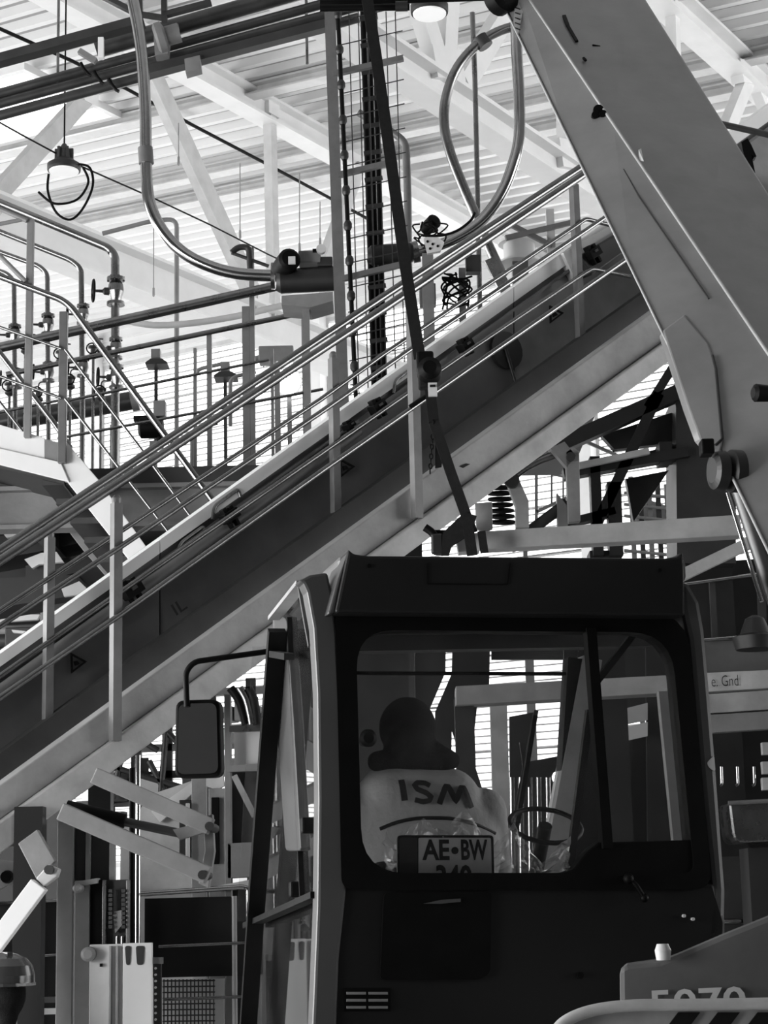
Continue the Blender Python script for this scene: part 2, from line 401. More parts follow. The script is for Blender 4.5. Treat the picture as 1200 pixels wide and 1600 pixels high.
# ================================================================ the inclined conveyor with its railings
N = vplane(P(0, 1000, 9.6), P(905, 500, 11.8)); N2 = N.shift(.62); N3 = N.shift(.78)
XL, XR = -260, 1260
def ln(x0, y0, x1, y1): return lambda x: y0 + (y1 - y0) * (x - x0) / (x1 - x0)
top_e, mid_e, bot_e = ln(0, 1227, 740, 690), ln(0, 1281, 740, 747), ln(0, 1335, 740, 790)
pan_b, pan_t, fl_t = ln(0, 1181, 740, 651), ln(190, 906, 879, 417), ln(190, 886, 879, 394)
def quad(pl, f, g, xa=XL, xb=XR): return [pl.hit(xa, f(xa)), pl.hit(xb, f(xb)), pl.hit(xb, g(xb)), pl.hit(xa, g(xa))]
nv = N.n
cv = T('inclined_conveyor', 'long inclined conveyor with dark side panels and a pale lower beam', 'conveyor', N.hit(-260, 1526))
st = MB().prism(quad(N, top_e, mid_e), nv * .12).build('stringer_beam', 'beam', cv, .008)
MB().prism(quad(N.shift(-.05), lambda x: mid_e(x) + 4, bot_e), nv * .20).build('beam_flange', 'beam_lt', cv, .008)
MB().prism(quad(N.shift(.55), lambda x: pan_b(x) - 4, lambda x: top_e(x) + 30), nv * .1).build('walkway_skirt', 'dark', cv)
# side panels one by one with a joint between them
xs = [XL, -20, 250, 530, 803, 1010, XR]
pieces = ['panel', 'panel', 'panel', 'panel', 'mid', 'mid']
for i in range(6):
    a, b = xs[i] + .6, xs[i + 1] - .6
    MB().prism(quad(N3.shift(-.0 if i % 2 else .012), pan_t, pan_b, a, b), nv * .05).build('side_panel', pieces[i], cv, .004)
for i in range(6):
    a, b = xs[i] + .6, xs[i + 1] - .6
    MB().prism(quad(N3.shift(-.02), fl_t, lambda x: pan_t(x) + 1, a, b), nv * .12).build('cover_strip', 'white', cv)
MB().prism(quad(N3.shift(-.035), lambda x: pan_t(x) + 14 - x * .004, lambda x: pan_t(x) + 19 - x * .004), nv * .04).build('edge_rib', 'panel', cv)
# trough body behind the panels and the far side wall
MB().prism(quad(N3.shift(.06), lambda x: fl_t(x) + 14, lambda x: pan_b(x) - 20), nv * .45).build('trough', 'dark', cv)
MB().tube([N3.shift(-.06).hit(-200, pan_t(-200) + 42), N3.shift(-.06).hit(560, pan_t(560) + 30)], .035, 10).build('cable_duct', 'panel', cv)
# bearing opening and its end plate
hb = N3.shift(-.01).hit(790, 548)
MB().lathe(hb - nv * .02, nv, [(0, .13), (.03, .13)], 20).build('bearing_cap', 'charcoal', cv)
MB().tube([N3.shift(-.04).hit(790, 545), N3.shift(-.04).hit(806, 600)], .012, 8).build('panel_seam', 'charcoal', cv)
for (x, y) in [(372, 772), (318, 830), (655, 575)]:     # lift handles on the covers
    pl = N3.shift(-.02); a = [pl.hit(x - 40, y + 40), pl.hit(x - 38, y + 20), pl.hit(x, y - 8), pl.hit(x + 4, y + 4)]
    MB().tube(bend(a, .05), .012, 8).build('cover_handle', 'steel', cv)
# warning triangles on the panels
for (x, y, s) in [(121, 1036, 16), (541, 731, 15), (868, 491, 14)]:
    pl = N3.shift(-.03); c = V((x, y))
    o3 = [(x - s * .6, y - s), (x + s * .95, y - s * .15), (x - s * .55, y + s)]
    cx = sum(p[0] for p in o3) / 3; cy = sum(p[1] for p in o3) / 3
    i3 = [(cx + (p[0] - cx) * .72, cy + (p[1] - cy) * .72) for p in o3]
    tr = MB().ring([pl.hit(*p) for p in o3], [pl.hit(*p) for p in i3], nv * .012).build('warning_triangle', 'print_dark', cv)
    tr['label'] = 'black outlined warning triangle'
    MB().prism([pl.hit(cx - 4, cy - 2), pl.hit(cx + 1, cy - 3), pl.hit(cx + 5, cy + 2), pl.hit(cx - 2, cy + 5)], nv * .01).build('pictogram', 'print_dark', tr)
# faint stencil on the panel
ex = (N3.hit(330, 925) - N3.hit(270, 967)).normalized(); ey = nv.cross(ex).normalized(); ey = ey if ey.z > 0 else -ey
text_mb('IL', N3.shift(-.02).hit(276, 962), ex, ey, .09, .07, V((0, 0, 0)), .01).build('stencil_lettering', 'dark', cv)
# pull-cord switches along the panel top
def switch(x, y, s):
    pl = N3.shift(-.12); o = pl.hit(x, y); e = WM(1, 11) * s
    d = (N.hit(600, top_e(600)) - N.hit(0, top_e(0))).normalized(); u = nv.cross(d).normalized(); u = u if u.z > 0 else -u
    m = MB(); m.boxax(o, d * e * 14, u * e * 8, nv * .04); m.boxax(o + u * e * 11 - d * e * 6, d * e * 4, u * e * 5, nv * .025); m.boxax(o + u * e * 10 + d * e * 7, d * e * 4, u * e * 4, nv * .025)
    m.boxax(o - u * e * 12 + d * e * 5, d * e * 3, u * e * 8, nv * .02); m.boxax(o - u * e * 12 - d * e * 8, d * e * 2, u * e * 7, nv * .02)
    sw = m.build('pull_cord_switch', 'black', cv, .004)
    MB().boxax(o - nv * .045 + u * e * 2, d * e * 4, u * e * 2, nv * .006).build('switch_face', 'dark', sw)
for a in [(359, 806, 1.0), (206, 922, 1.2), (727, 540, .95), (590, 636, 1.0), (926, 396, 1.1), (545, 665, .6)]: switch(*a)
# railings: near and far, each post and each rail a part
def post(pl, xt, yt, xb, yb, wpx, nm='rail_post'):
    b = pl.hit(xb, yb); t = pl.hit(xt, yt); t = V((b.x, b.y, t.z)); wd = WM(wpx, b.y)
    pts = [(-wd / 2, -.025), (wd / 2, -.025), (wd / 2, .025), (wd / 2 - .006, .025), (wd / 2 - .006, -.018), (-wd / 2 + .006, -.018), (-wd / 2 + .006, .025), (-wd / 2, .025)]
    m = MB(); m.prof(b, t, pts, up=tuple(nv)); m.build(nm, 'galv', cv)
    MB().lathe(t - UP * .002, UP, [(0, .026), (.03, .026), (.045, .015)], 10).build('post_cap', 'galv', cv)
for a in [(176, 786, 180, 1158, 15), (638, 478, 652, 810, 15)]: post(N.shift(-.06), *a)
for a in [(72, 840, 74, 1135, 13), (519, 560, 525, 806, 13), (902, 290, 908, 548, 12)]: post(N2, *a)
def rails(pl, rows, r, nm):
    for pts in rows:
        MB().tube([pl.hit(*p) for p in pts], r, 10).build(nm, 'rail', cv)
rails(N.shift(-.07), [[(-260, 1047), (0, 877), (600, 482), (925, 264), (1060, 174)]], .026, 'top_rail')
rails(N2.shift(-.03), [[(-260, 1030), (0, 860), (600, 463), (925, 250)]], .026, 'top_rail')
rails(N.shift(-.1), [[(-260, 1149), (187, 855), (500, 645), (660, 533), (945, 340), (1060, 262)], [(-260, 1269), (187, 961), (500, 738), (757, 559), (1000, 390), (1090, 328)]], .0155, 'mid_rail')
rails(N2.shift(-.03), [[(-260, 1125), (187, 831), (500, 625), (600, 553), (898, 354)], [(-260, 1238), (187, 926), (500, 710), (717, 559), (905, 432)]], .0155, 'mid_rail')
MB().tube(bend([N2.shift(-.03).hit(898, 354), N2.shift(-.03).hit(915, 342), N2.shift(-.03).hit(955, 352)], .03), .0155, 8).build('rail_return', 'rail', cv)
MB().tube(bend([N2.shift(-.03).hit(905, 432), N2.shift(-.03).hit(925, 420), N2.shift(-.03).hit(985, 432)], .03), .0155, 8).build('rail_return', 'rail', cv)
# drive box near the boom and the hidden support legs
MB().prism([N3.shift(-.1).hit(x, y) for x, y in [(905, 400), (985, 352), (1000, 376), (925, 430)]], nv * .3).build('drive_motor', 'dark', cv, .01)
MB().prism([N3.shift(-.05).hit(x, y) for x, y in [(880, 395), (1060, 290), (1060, 330), (900, 440)]], nv * .2).build('end_cover', 'pale', cv)
for x in (-150, -40):
    b = N.shift(.5).hit(x, bot_e(x) - 30); MB().bar(V((b.x, b.y, 0)), b, .14, .14).build('support_leg', 'dark', cv)
# wire scribble lines of the beam: small label plate and scuff
MB().prism([N.shift(-.004).hit(x, y) for x, y in [(718, 728), (728, 724), (735, 725), (724, 731)]], nv * .006).build('scuff_mark', 'print_dark', cv)

# strut and link under the conveyor, lower left
lk = T('support_strut', 'bright pinned support strut under the lower end of the conveyor', 'strut', P(-60, 1560, 9.2))
MB().prism([P(x, y, 9.2) for x, y in [(28, 1318), (58, 1296), (86, 1345), (58, 1376)]], V((0, .06, 0))).build('hanger_plate', 'mid', lk, .004)
MB().prism([P(x, y, 9.1) for x, y in [(56, 1372), (76, 1350), (92, 1358), (88, 1370), (68, 1385)]], V((0, .08, 0))).build('clevis', 'pale', lk, .006)
MB().lathe(P(77, 1359, 9.08), (0, 1, 0), [(-.02, .022), (.12, .022)], 12).build('pin', 'dark', lk)
MB().bar(P(62, 1382, 9.12), P(-60, 1545, 9.12), WM(28, 9.1), .08).build('strut_tube', 'white', lk, .004)
MB().bar(P(-60, 1545, 9.12), V((P(-60, 1545, 9.12).x, 9.12, 0)), .12, .12).build('foot_post', 'cab_rear', lk)
MEZ, MEZ2 = 5.0, 5.45                                              # level of the mezzanine behind the conveyor
# ================================================================ overhead: pipes, curved tubes, lamps, conduits
Y = 14.5
cr = T('pipe_rack', 'dark overhead pipe rack crossing the top left corner', 'pipe rack', P(0, 185, Y))
for nm, a, b, wpx, mt in [('pipe', (-60, 163), (560, -9), 17, 'pipe_dark'), ('pipe', (-60, 178), (560, 10), 17, 'pipe_dark'), ('pipe', (-60, 197), (560, 28), 17, 'pipe_dark'),
                          ('pipe', (150, 78), (560, -40), 30, 'pipe_dark')]:
    MB().tube([P(*a, Y), P(*b, Y)], WM(wpx, Y) / 2, 14).build(nm, mt, cr)
MB().bar(P(-60, 111, Y - .3), P(225, 33, Y - .3), WM(15, Y), .12).build('angle_beam', 'dark', cr)
for a, b in [((232, 112), (525, 36))]: MB().bar(P(*a, Y - .2), P(*b, Y - .2), WM(15, Y), .1).build('angle_beam', 'dark', cr)
for (x, y) in [(134, 108), (155, 121), (178, 133)]:
    pth = [P(x - 8 + 4 * k, y - 10 + 5 * k + (3 if k in (1, 2, 3) else 0), Y - .14) for k in range(5)]
    MB().tube(pth, .014, 8).build('u_bolt', 'black', cr)
MB().bar(P(158, 60, Y - .35), P(158, 92, Y - .35), WM(9, Y), .05).build('hanger', 'white', cr)
MB().bar(P(124, 80, Y - .3), P(150, 96, Y - .3), WM(9, Y), .05).build('bracket', 'mid', cr)
MB().lathe(P(243, 62, Y - .25), P(290, 48, Y) - P(243, 62, Y), [(0, .10), (.02, .13), (.07, .13), (.09, .08), (.2, .08)], 18).build('flange', 'mid', cr)
MB().prism([P(x, y, Y - .25) for x, y in [(240, 55), (262, 40), (278, 36), (278, 52), (264, 60), (262, 84), (242, 86)]], V((0, .12, 0))).build('clamp_plate', 'mid', cr)
MB().prism([P(x, y, Y - .3) for x, y in [(288, 92), (312, 86), (314, 106), (290, 113)]], V((0, .12, 0))).build('clamp_plate', 'mid', cr)
# corner of a hanging maintenance cage above it
for a, b, wpx in [((160, -6), (215, 22), 8), ((215, 22), (255, 28), 6), ((217, -30), (219, 24), 9), ((256, -30), (257, 34), 9), ((255, 24), (330, 4), 8)]:
    MB().bar(P(*a, Y - .6), P(*b, Y - .6), WM(wpx, Y), .06).build('cage_bar', 'dark', cr)
for (x, y) in [(90, 60), (480, 30)]:
    h = deck.hit(x, y - 60); b = P(x, y + 70, Y); MB().tube([b, V((b.x, b.y, 12))], .012, 6).build('hanger_rod', 'steel', cr)

# curved conveying tubes
Y = 13.5
tb = T('curved_conveying_tube', 'polished curved steel tube bending from the pipe rack down to the motor', 'tube', P(425, 440, Y))
pts = [P(x, y, Y) for x, y in [(205, -10), (216, 45), (223, 100), (227, 170), (228, 240), (230, 295), (238, 330), (257, 365), (288, 396), (330, 417), (375, 428), (432, 431)]]
MB().tube(smooth_path(pts, 5), WM(20, Y) / 2, 16).build('tube', 'chrome', tb)
MB().lathe(P(227, 231, Y), P(229, 259, Y) - P(227, 231, Y), [(0, WM(12.5, Y)), (WM(28, Y), WM(12.5, Y))], 16).build('coupling', 'galv', tb)
MB().lathe(P(424, 431, Y), P(432, 431, Y) - P(424, 431, Y), [(0, WM(22, Y)), (.03, WM(22, Y))], 18).build('end_flange', 'steel', tb)
tb2 = T('curved_conveying_tube', 'polished tube making the left half of the tall loop beside the boom', 'tube', P(780, 420, Y))
pts = [P(x, y, Y + .15) for x, y in [(860, 62), (820, 42), (785, 47), (748, 68), (715, 105), (697, 152), (694, 195), (704, 240), (724, 292), (744, 338), (764, 385), (786, 432)]]
MB().tube(smooth_path(pts, 5), WM(17, Y) / 2, 16).build('tube', 'steel', tb2)
MB().lathe(P(756, 68, Y + .15), P(746, 54, Y) - P(756, 68, Y), [(-.03, .06), (.06, .06)], 14).build('clamp_ring', 'dark', tb2)
MB().bar(P(766, 405, Y + .1), P(797, 468, Y + .1), WM(20, Y), .05).build('foot_plate', 'steel', tb2)
tb3 = T('curved_conveying_tube', 'polished tube making the right half of the tall loop beside the boom', 'tube', P(650, 400, Y))
pts = [P(x, y, Y - .1) for x, y in [(806, -30), (807, 70), (811, 150), (811, 215), (800, 262), (782, 305), (752, 345), (712, 372), (672, 388), (640, 396)]]
MB().tube(smooth_path(pts, 5), WM(19, Y) / 2, 16).build('tube', 'chrome', tb3)
MB().lathe(P(650, 394, Y - .1), P(640, 396, Y) - P(650, 394, Y), [(-.02, WM(18, Y)), (.03, WM(18, Y))], 16).build('end_flange', 'steel', tb3)
pr = MB().tube([P(738, 20, Y + .3), P(742, 120, Y + .3), P(750, 480, Y + .3), V((P(752, 560, Y + .3).x, Y + .3, MEZ2))], WM(4.5, Y), 10).build('standpipe', 'steel')
tag(pr, 'thin straight vertical pipe running through the tall tube loop', 'pipe')
pe = MB().tube(bend([P(560, 176, Y + 1), P(612, 206, Y + 1), P(634, 222, Y + 1), P(637, 300, Y + 1), P(638, 420, Y + 1), V((P(640, 500, Y + 1).x, Y + 1, MEZ2))], .3), WM(13, Y + 1) / 2, 12).build('elbow_pipe', 'galv')
tag(pe, 'pale pipe with an elbow behind the mesh guard', 'pipe')
pq = MB().tube([pl1.hit(280, 45) - d1 * 2, pl1.hit(560, 195) + d1 * 1], .13, 14).build('roof_pipe', 'pale')
pq.location -= d2 * .7
tag(pq, 'pale round pipe running beside the roof truss', 'pipe')

# high-bay lamps
def lamp(cx, cy, wpx, hpx, YY, label):
    c = P(cx, cy, YY); r = WM(wpx, YY) / 2; th = .06
    ax = V((0, 0, 1))
    L_ = T('high_bay_lamp', label, 'lamp', c - UP * .05, 'round high-bay lamps')
    MB().lathe(c - UP * .02, ax, [(0, r), (.02, r * 1.03), (th, r * 1.03), (th + .03, r * .75), (th + .05, r * .6)], 28).build('housing', 'charcoal', L_)
    MB().lathe(c - UP * .03, ax, [(0, r * .9), (.02, r * .92)], 28).build('diffuser', 'lamp_face', L_)
    for k in range(6):
        a = k / 6 * math.tau; d = V((math.cos(a), math.sin(a), 0)); MB().boxax(c + UP * .14 + d * r * .35, d * r * .22, V((-d.y, d.x, 0)) * .012, UP * .06).build('cooling_fin', 'dark', L_)
    MB().lathe(c + UP * .09, ax, [(0, r * .4), (.1, r * .35), (.16, r * .12)], 14).build('driver', 'dark', L_)
    MB().tube([c + UP * .22, c + UP * 2.2], .008, 6).build('suspension', 'black', L_)
    return L_, c
la, lc = lamp(100, 264, 54, 22, 17.0, 'round high-bay lamp with a loose cable loop, hanging at upper left')
lp = [(120, 256), (140, 262), (145, 290), (130, 325), (110, 343), (88, 332), (75, 300), (76, 272)]
MB().tube(smooth_path([P(x, y, 16.95) for x, y in lp], 6), .012, 6).build('cable_loop', 'black', la)
MB().tube(smooth_path([P(x, y, 16.9) for x, y in [(60, 300), (85, 318), (120, 312), (138, 285), (130, 262)]], 6), .012, 6).build('cable_loop', 'black', la)
lamp(671, 17, 62, 24, 12.5, 'round high-bay lamp at the top edge beside the mesh guard')
# conduits hanging under the deck, along the truss direction
def conduit(pts, wpx, YY, nm, label, mt='black', dz=0):
    o = MB().tube([P(x, y, q) for (x, y), q in zip(pts, YY)], WM(wpx, YY[0]) / 2, 8).build(nm, mt); tag(o, label, 'conduit'); return o
conduit([(-30, 175), (40, 214), (118, 256), (245, 312), (330, 352), (420, 398), (450, 412)], 3.5, [15.5, 16.4, 17.4, 18.6, 19.5, 20.5, 21], 'lighting_conduit', 'thin black conduit carrying the round lamp, descending to the motor')
cpl = Plane(deck_o - UP * .35, deckn)
o = MB().tube([cpl.hit(x, y) for x, y in [(-40, 24), (0, 45), (112, 95), (200, 140), (300, 195), (420, 258), (520, 312), (580, 345)]], .03, 8).build('lighting_conduit', 'black'); tag(o, 'second black conduit under the ribbed deck, crossing the white truss', 'conduit')
for i, (x, y0, y1) in enumerate([(139 + 140, 222, 245), (375, 285, 360), (468, 300, 380), (500, 345, 372), (240, 380, 450)]):
    o = MB(); o.tube([P(x, y0 - 30, 24), P(x, y1, 24)], .007, 6); o.lathe(P(x, y1, 24), (0, 0, -1), [(0, .015), (.1, .018), (.12, .01)], 8)
    o = o.build('drop_cord', 'beam'); tag(o, ['short', 'long', 'thin', 'faint', 'lower'][i] + ' dropped cord hanging from the ribbed deck, ' + ['left of the diagonal brace', 'right of the diagonal brace', 'beside the mesh guard post', 'nearest the mesh guard post', 'below the curved tube'][i], 'cord')
o = MB().tube(bend([P(160, 365, 19), P(238, 345, 19), P(276, 342, 19), P(276, 440, 19), P(276, 640, 19), V((P(276, 700, 19).x, 19, MEZ))], .1), .025, 8).build('vent_pipe', 'mid'); tag(o, 'thin grey pipe with a square bend behind the curved tube', 'pipe')

# mesh guard tower with its cable riser
Y = 13.0
mg = T('mesh_guard', 'tall wire mesh guard with a pale steel post and three cross bars', 'guard', V((P(535, 620, Y).x, Y, MEZ)))
b = P(537, 640, Y); tz = P(514, -20, Y)
pb = V((b.x, Y, MEZ)); 
MB().bar(V((b.x, Y, MEZ)), b, WM(18, Y), .08).build('guard_post', 'beam', mg)
MB().bar(b, tz, WM(18, Y), .08).build('guard_post', 'galv', mg)
for a, c_ in [((520, 116), (630, 91)), ((528, 274), (620, 252)), ((534, 436), (625, 414))]:
    MB().bar(P(*a, Y - .03), P(*c_, Y - .03), WM(9, Y), .04).build('cross_bar', 'galv', mg)
for k in range(6):
    MB().tube([P(545 + k * 14.5, 18, Y + .05), P(561 + k * 14.5, 620, Y + .05)], .0045, 5).build('mesh_wire', 'dark', mg)
for k in range(16):
    y = 20 + k * 38; MB().tube([P(532 + k, y + 12, Y + .05), P(628 + k, y - 10, Y + .05)], .0045, 5).build('mesh_wire', 'dark', mg)
cb = T('cable_riser', 'thick black vertical cable bundle behind the mesh guard', 'cables', V((P(590, 620, Y).x, Y + .2, MEZ)))
for k, (x0, x1, w_) in enumerate([(566, 586, 10), (575, 594, 9), (584, 602, 9)]):
    q = P(x1, 640, Y + .25 + .05 * (k % 2)); MB().tube([P(x0, -20, Y + .25 + .05 * (k % 2)), q, V((q.x, q.y, MEZ))], WM(w_, Y) / 2, 8).build('cable', 'black', cb)
for k in range(15): MB().bar(P(562 + k * 1.3, 30 + 42 * k, Y + .18), P(590 + k * 1.3, 26 + 42 * k, Y + .18), .03, .02).build('cable_tie', 'dark', cb)
ch = T('knotted_cable', 'thin black cable with knots beside the pale mesh guard post', 'cable', V((P(557, 640, Y).x, Y - .1, MEZ)))
q = P(557, 640, Y - .1); MB().tube([P(526, -20, Y - .1), q, V((q.x, q.y, MEZ))], .016, 8).build('cable', 'black', ch)
for k in range(11): MB().lathe(P(528 + k * 2.6, 30 + k * 55, Y - .1), (0, 0, 1), [(0, .02), (.02, .03), (.05, .03), (.07, .02)], 8).build('cable_sleeve', 'charcoal', ch)

# motors and gear housing where the curved tube ends
Y = 13.2
mo = T('valve_drive', 'dark motor and gear housing at the end of the curved tube', 'motor', P(470, 465, Y))
MB().lathe(P(432, 440, Y), V((1, 0, .03)), [(0, .07), (.03, .09), (.42, .09), (.45, .06)], 18).build('gear_housing', 'charcoal', mo)
MB().lathe(P(447, 412, Y - .1), V((.3, -.95, 0)), [(-.12, .075), (.0, .08), (.1, .08), (.12, .06)], 18).build('motor_body', 'black', mo)
MB().box(P(456, 407, Y - .24), .05, .02, .055).build('name_plate', 'pale', mo)
MB().box(P(484, 405, Y), .16, .14, .09).build('terminal_box', 'mid', mo, .008)
MB().box(P(508, 412, Y), .11, .12, .07).build('terminal_box', 'dark', mo, .008)
MB().lathe(P(502, 391, Y - .1), V((0, -1, .1)), [(0, .035), (.03, .035)], 14).build('gauge', 'pale', mo)
MB().box(P(494, 393, Y - .05), .05, .04, .03).build('gauge_stem', 'black', mo)
MB().prism([P(x, y, Y - .1) for x, y in [(440, 462), (520, 456), (520, 470), (485, 480), (440, 476)]], V((0, .3, 0))).build('mounting_plate', 'mid', mo)
MB().bar(P(478, 470, Y), V((P(478, 470, Y).x, Y, MEZ)), WM(11, Y), .09).build('pedestal', 'mid', mo)
mo2 = T('valve_drive', 'dark valve drive with loose cables where the tall tube loop ends', 'motor', P(660, 410, Y))
MB().lathe(P(646, 395, Y), V((-1, 0, -.05)), [(0, .06), (.02, .075), (.3, .075), (.33, .05)], 16).build('gear_housing', 'charcoal', mo2)
MB().lathe(P(672, 352, Y), V((.5, -.8, .2)), [(-.06, .05), (.06, .055), (.08, .03)], 14).build('motor_body', 'black', mo2)
MB().prism([P(x, y, Y - .12) for x, y in [(662, 372), (678, 366), (694, 378), (688, 392), (668, 396)]], V((0, .04, 0))).build('perforated_bracket', 'pale', mo2)
for (x, y) in [(668, 377), (676, 381), (684, 384), (672, 388)]: MB().lathe(P(x, y, Y - .13), V((0, 1, 0)), [(0, .009), (.01, .009)], 8).build('bolt_hole', 'black', mo2)
for k in range(7):
    x, y = 655 + rnd.random() * 35, 345 + rnd.random() * 12
    pts = [P(x, y, Y - .1)] + [P(x + rnd.uniform(-14, 20), y + 8 * j + rnd.uniform(-6, 8), Y - .1) for j in (1, 2, 3)] + [P(660 + k * 4, 385, Y - .1)]
    MB().tube(smooth_path(pts, 5), .006, 6).build('loose_cable', 'black', mo2)
MB().tube(smooth_path([P(x, y, Y - .2) for x, y in [(660, 368), (690, 368), (715, 360), (735, 345), (742, 332)]], 6), .01, 6).build('loose_cable', 'black', mo2)
q = P(668, 460, Y); MB().bar(P(668, 398, Y), V((q.x, q.y, MEZ2)), .08, .08).build('pedestal', 'mid', mo2)
# junction box with tangled cables, right of the strap
jb = T('junction_box', 'junction boxes with tangled black cables between the railings and the tube loop', 'junction box', P(720, 480, 13.4))
MB().box(P(668, 462, 13.4), .12, .1, .16).build('box_body', 'mid', jb, .006); MB().box(P(739, 414, 13.5), .11, .1, .13).build('box_body', 'dark', jb, .006)
for k in range(12):
    x, y = 690 + rnd.random() * 40, 425 + rnd.random() * 20; pts = [P(x, y, 13.3)]
    for j in range(4): pts.append(P(690 + rnd.random() * 50, 430 + j * 15 + rnd.random() * 10, 13.3))
    MB().tube(smooth_path(pts, 5), .007, 6).build('tangled_cable', 'black', jb)
q = P(720, 480, 13.4); MB().bar(P(722, 420, 13.45), V((q.x, 13.45, MEZ2)), .05, .05).build('box_stand', 'mid', jb)
# white drum and cross braces near the boom
dr = T('cable_drum', 'pale cable drum standing behind the conveyor railing', 'drum', P(812, 420, 14))
MB().lathe(P(812, 412, 14), (0, 0, 1), [(0, .16), (.015, .16), (.02, .12), (.15, .12), (.155, .16), (.17, .16)], 24).build('drum_body', 'white', dr)
q = P(812, 412, 14); MB().bar(V((q.x, 14, MEZ2)), q, .12, .12).build('drum_stand', 'mid', dr)
xb = T('cross_brace', 'crossed flat steel braces behind the railing beside the boom', 'brace', P(850, 370, 13.6))
for a, b in [((790, 372), (905, 345)), ((800, 352), (862, 384))]: MB().bar(P(*a, 13.6), P(*b, 13.7), WM(8, 13.6), .03).build('brace_bar', 'mid', xb)
q = P(862, 384, 13.7); MB().bar(V((q.x, 13.75, MEZ2)), V((q.x, 13.75, q.z + .3)), .06, .06).build('brace_post', 'pale', xb)
# ================================================================ mezzanine behind the conveyor
mz = T('mezzanine', 'dark steel mezzanine floor behind the conveyor and stairs', 'mezzanine', V((-1.5, 13, MEZ - .25)))
mz['kind'] = 'structure'
def slab(m, pts, z0, z1): m.prism([V((x, y, z0)) for x, y in pts], UP * (z1 - z0)); return m
slab(MB(), [(-9, 12.9), (.3, 12.9), (.3, 17.5), (-9, 19.5)], MEZ - .12, MEZ).build('deck_plate', 'dark', mz)
slab(MB(), [(.0, 13.0), (1.5, 13.0), (1.5, 15), (.0, 15)], MEZ2 - .1, MEZ2).build('deck_plate', 'dark', mz)
for a, b in [((-9, 12.95), (.3, 12.95)), ((-9, 17.4), (.3, 17.4)), ((-9, 15.2), (.3, 15.2))]:
    m = MB(); m.ibeam(V((*a, MEZ - .27)), V((*b, MEZ - .27)), .3, .18); m.build('edge_beam', 'mid' if a[1] < 13 else 'charcoal', mz)
MB().box((.2, 14.5, (MEZ + MEZ2) / 2 - .1), .12, .12, MEZ2 - MEZ).build('catwalk_post', 'dark', mz)
for k in range(9):
    x = -8.5 + k; MB().bar(V((x, 12.95, MEZ - .22)), V((x, 17.4, MEZ - .22)), .1, .2, up=(0, 0, 1)).build('joist', 'charcoal', mz)
for (x, y) in [(-8.8, 13), (-2.6, 17.4), (.25, 17.3), (-5.5, 17.4)]: MB().box((x, y, (MEZ - .4) / 2), .2, .2, MEZ - .4).build('column', 'dark', mz)
# guard railing on the mezzanine edge: posts and rails
gr = T('mezzanine_railing', 'thin grey pipe railing on the mezzanine behind the valves', 'railing', V((-1.2, 14, MEZ)))
Y = 14.0
for a, b, wpx, mt in [((-40, 552), (432, 447), 17, 'steel'), ((10, 585), (520, 479), 9, 'steel'), ((90, 629), (420, 562), 5, 'steel'), ((90, 685), (505, 608), 5, 'steel'), ((-40, 652), (110, 622), 5, 'steel')]:
    MB().tube([P(*a, Y), P(*b, Y)], WM(wpx, Y) / 2, 10).build('rail_pipe', mt, gr)
for x0, y0, wpx in [(327, 520, 8), (393, 388, 8), (384, 480, 12), (425, 545, 5), (476, 482, 11), (305, 545, 5)]:
    t = P(x0, y0, Y + .1); MB().bar(V((t.x, t.y, MEZ)), t, WM(wpx, Y), .05).build('post', 'mid', gr)
MB().tube(bend([P(362, 395, Y), P(372, 386, Y), P(389, 386, Y), P(391, 420, Y)], .05), .025, 8).build('hooked_end', 'dark', gr)
MB().tube(bend([P(362, 395, Y), P(420, 416, Y)], .05), .014, 8).build('brace_rod', 'dark', gr)
for k, (x, y) in enumerate([(305, 578), (360, 590), (300, 670)]):
    MB().tube(bend([P(x, y + 75, Y + .5), P(x, y + 5, Y + .5), P(x + 8, y - 2, Y + .5), P(x + 40, y - 9, Y + .5)], .1), .016, 8).build('hoop', 'mid', gr)
# long duct line seen against the bright wall
o = MB().tube(smooth_path([P(x, y, 17) for x, y in [(190, 500), (240, 508), (300, 505), (370, 494), (440, 478), (500, 470)]], 5), WM(11, 17) / 2, 12).build('curved_duct', 'pale'); tag(o, 'pale curved duct sagging behind the diagonal steel rails', 'duct')
# floodlights on the mezzanine
def flood(x, y, YY, label):
    f = T('floodlight', label, 'floodlight', P(x, y + 20, YY))
    MB().box(P(x, y, YY), .3, .16, .14).build('lamp_housing', 'mid', f, .01)
    for k in range(5): MB().box(P(x, y, YY) + V((-.12 + .06 * k, .1, 0)), .012, .06, .12).build('heat_fin', 'dark', f)
    q = P(x, y + 10, YY); MB().bar(V((q.x, q.y + .1, MEZ)), q + V((0, .1, 0)), .05, .05).build('lamp_pole', 'mid', f); return f
fl = flood(432, 556, 16, 'floodlight on a pole above the glaring work lamp')
MB().tube([P(395, 562, 16), P(418, 557, 16)], .03, 8).build('arm', 'mid', fl)
gl_ = T('work_lamp', 'glaring round work lamp shining below the floodlight', 'lamp', P(450, 625, 16.2))
MB().lathe(P(449, 596, 16.2), V((.05, -1, -.15)), [(-.1, .06), (-.02, .12), (0, .13)], 18).build('reflector', 'mid', gl_)
MB().lathe(P(449, 596, 16.19), V((.05, -1, -.15)), [(0, .11), (.03, .09)], 18).build('bulb_face', 'hot_lamp', gl_)
q = P(452, 610, 16.25); MB().bar(V((q.x, q.y, MEZ)), q, .04, .04).build('lamp_pole', 'mid', gl_)
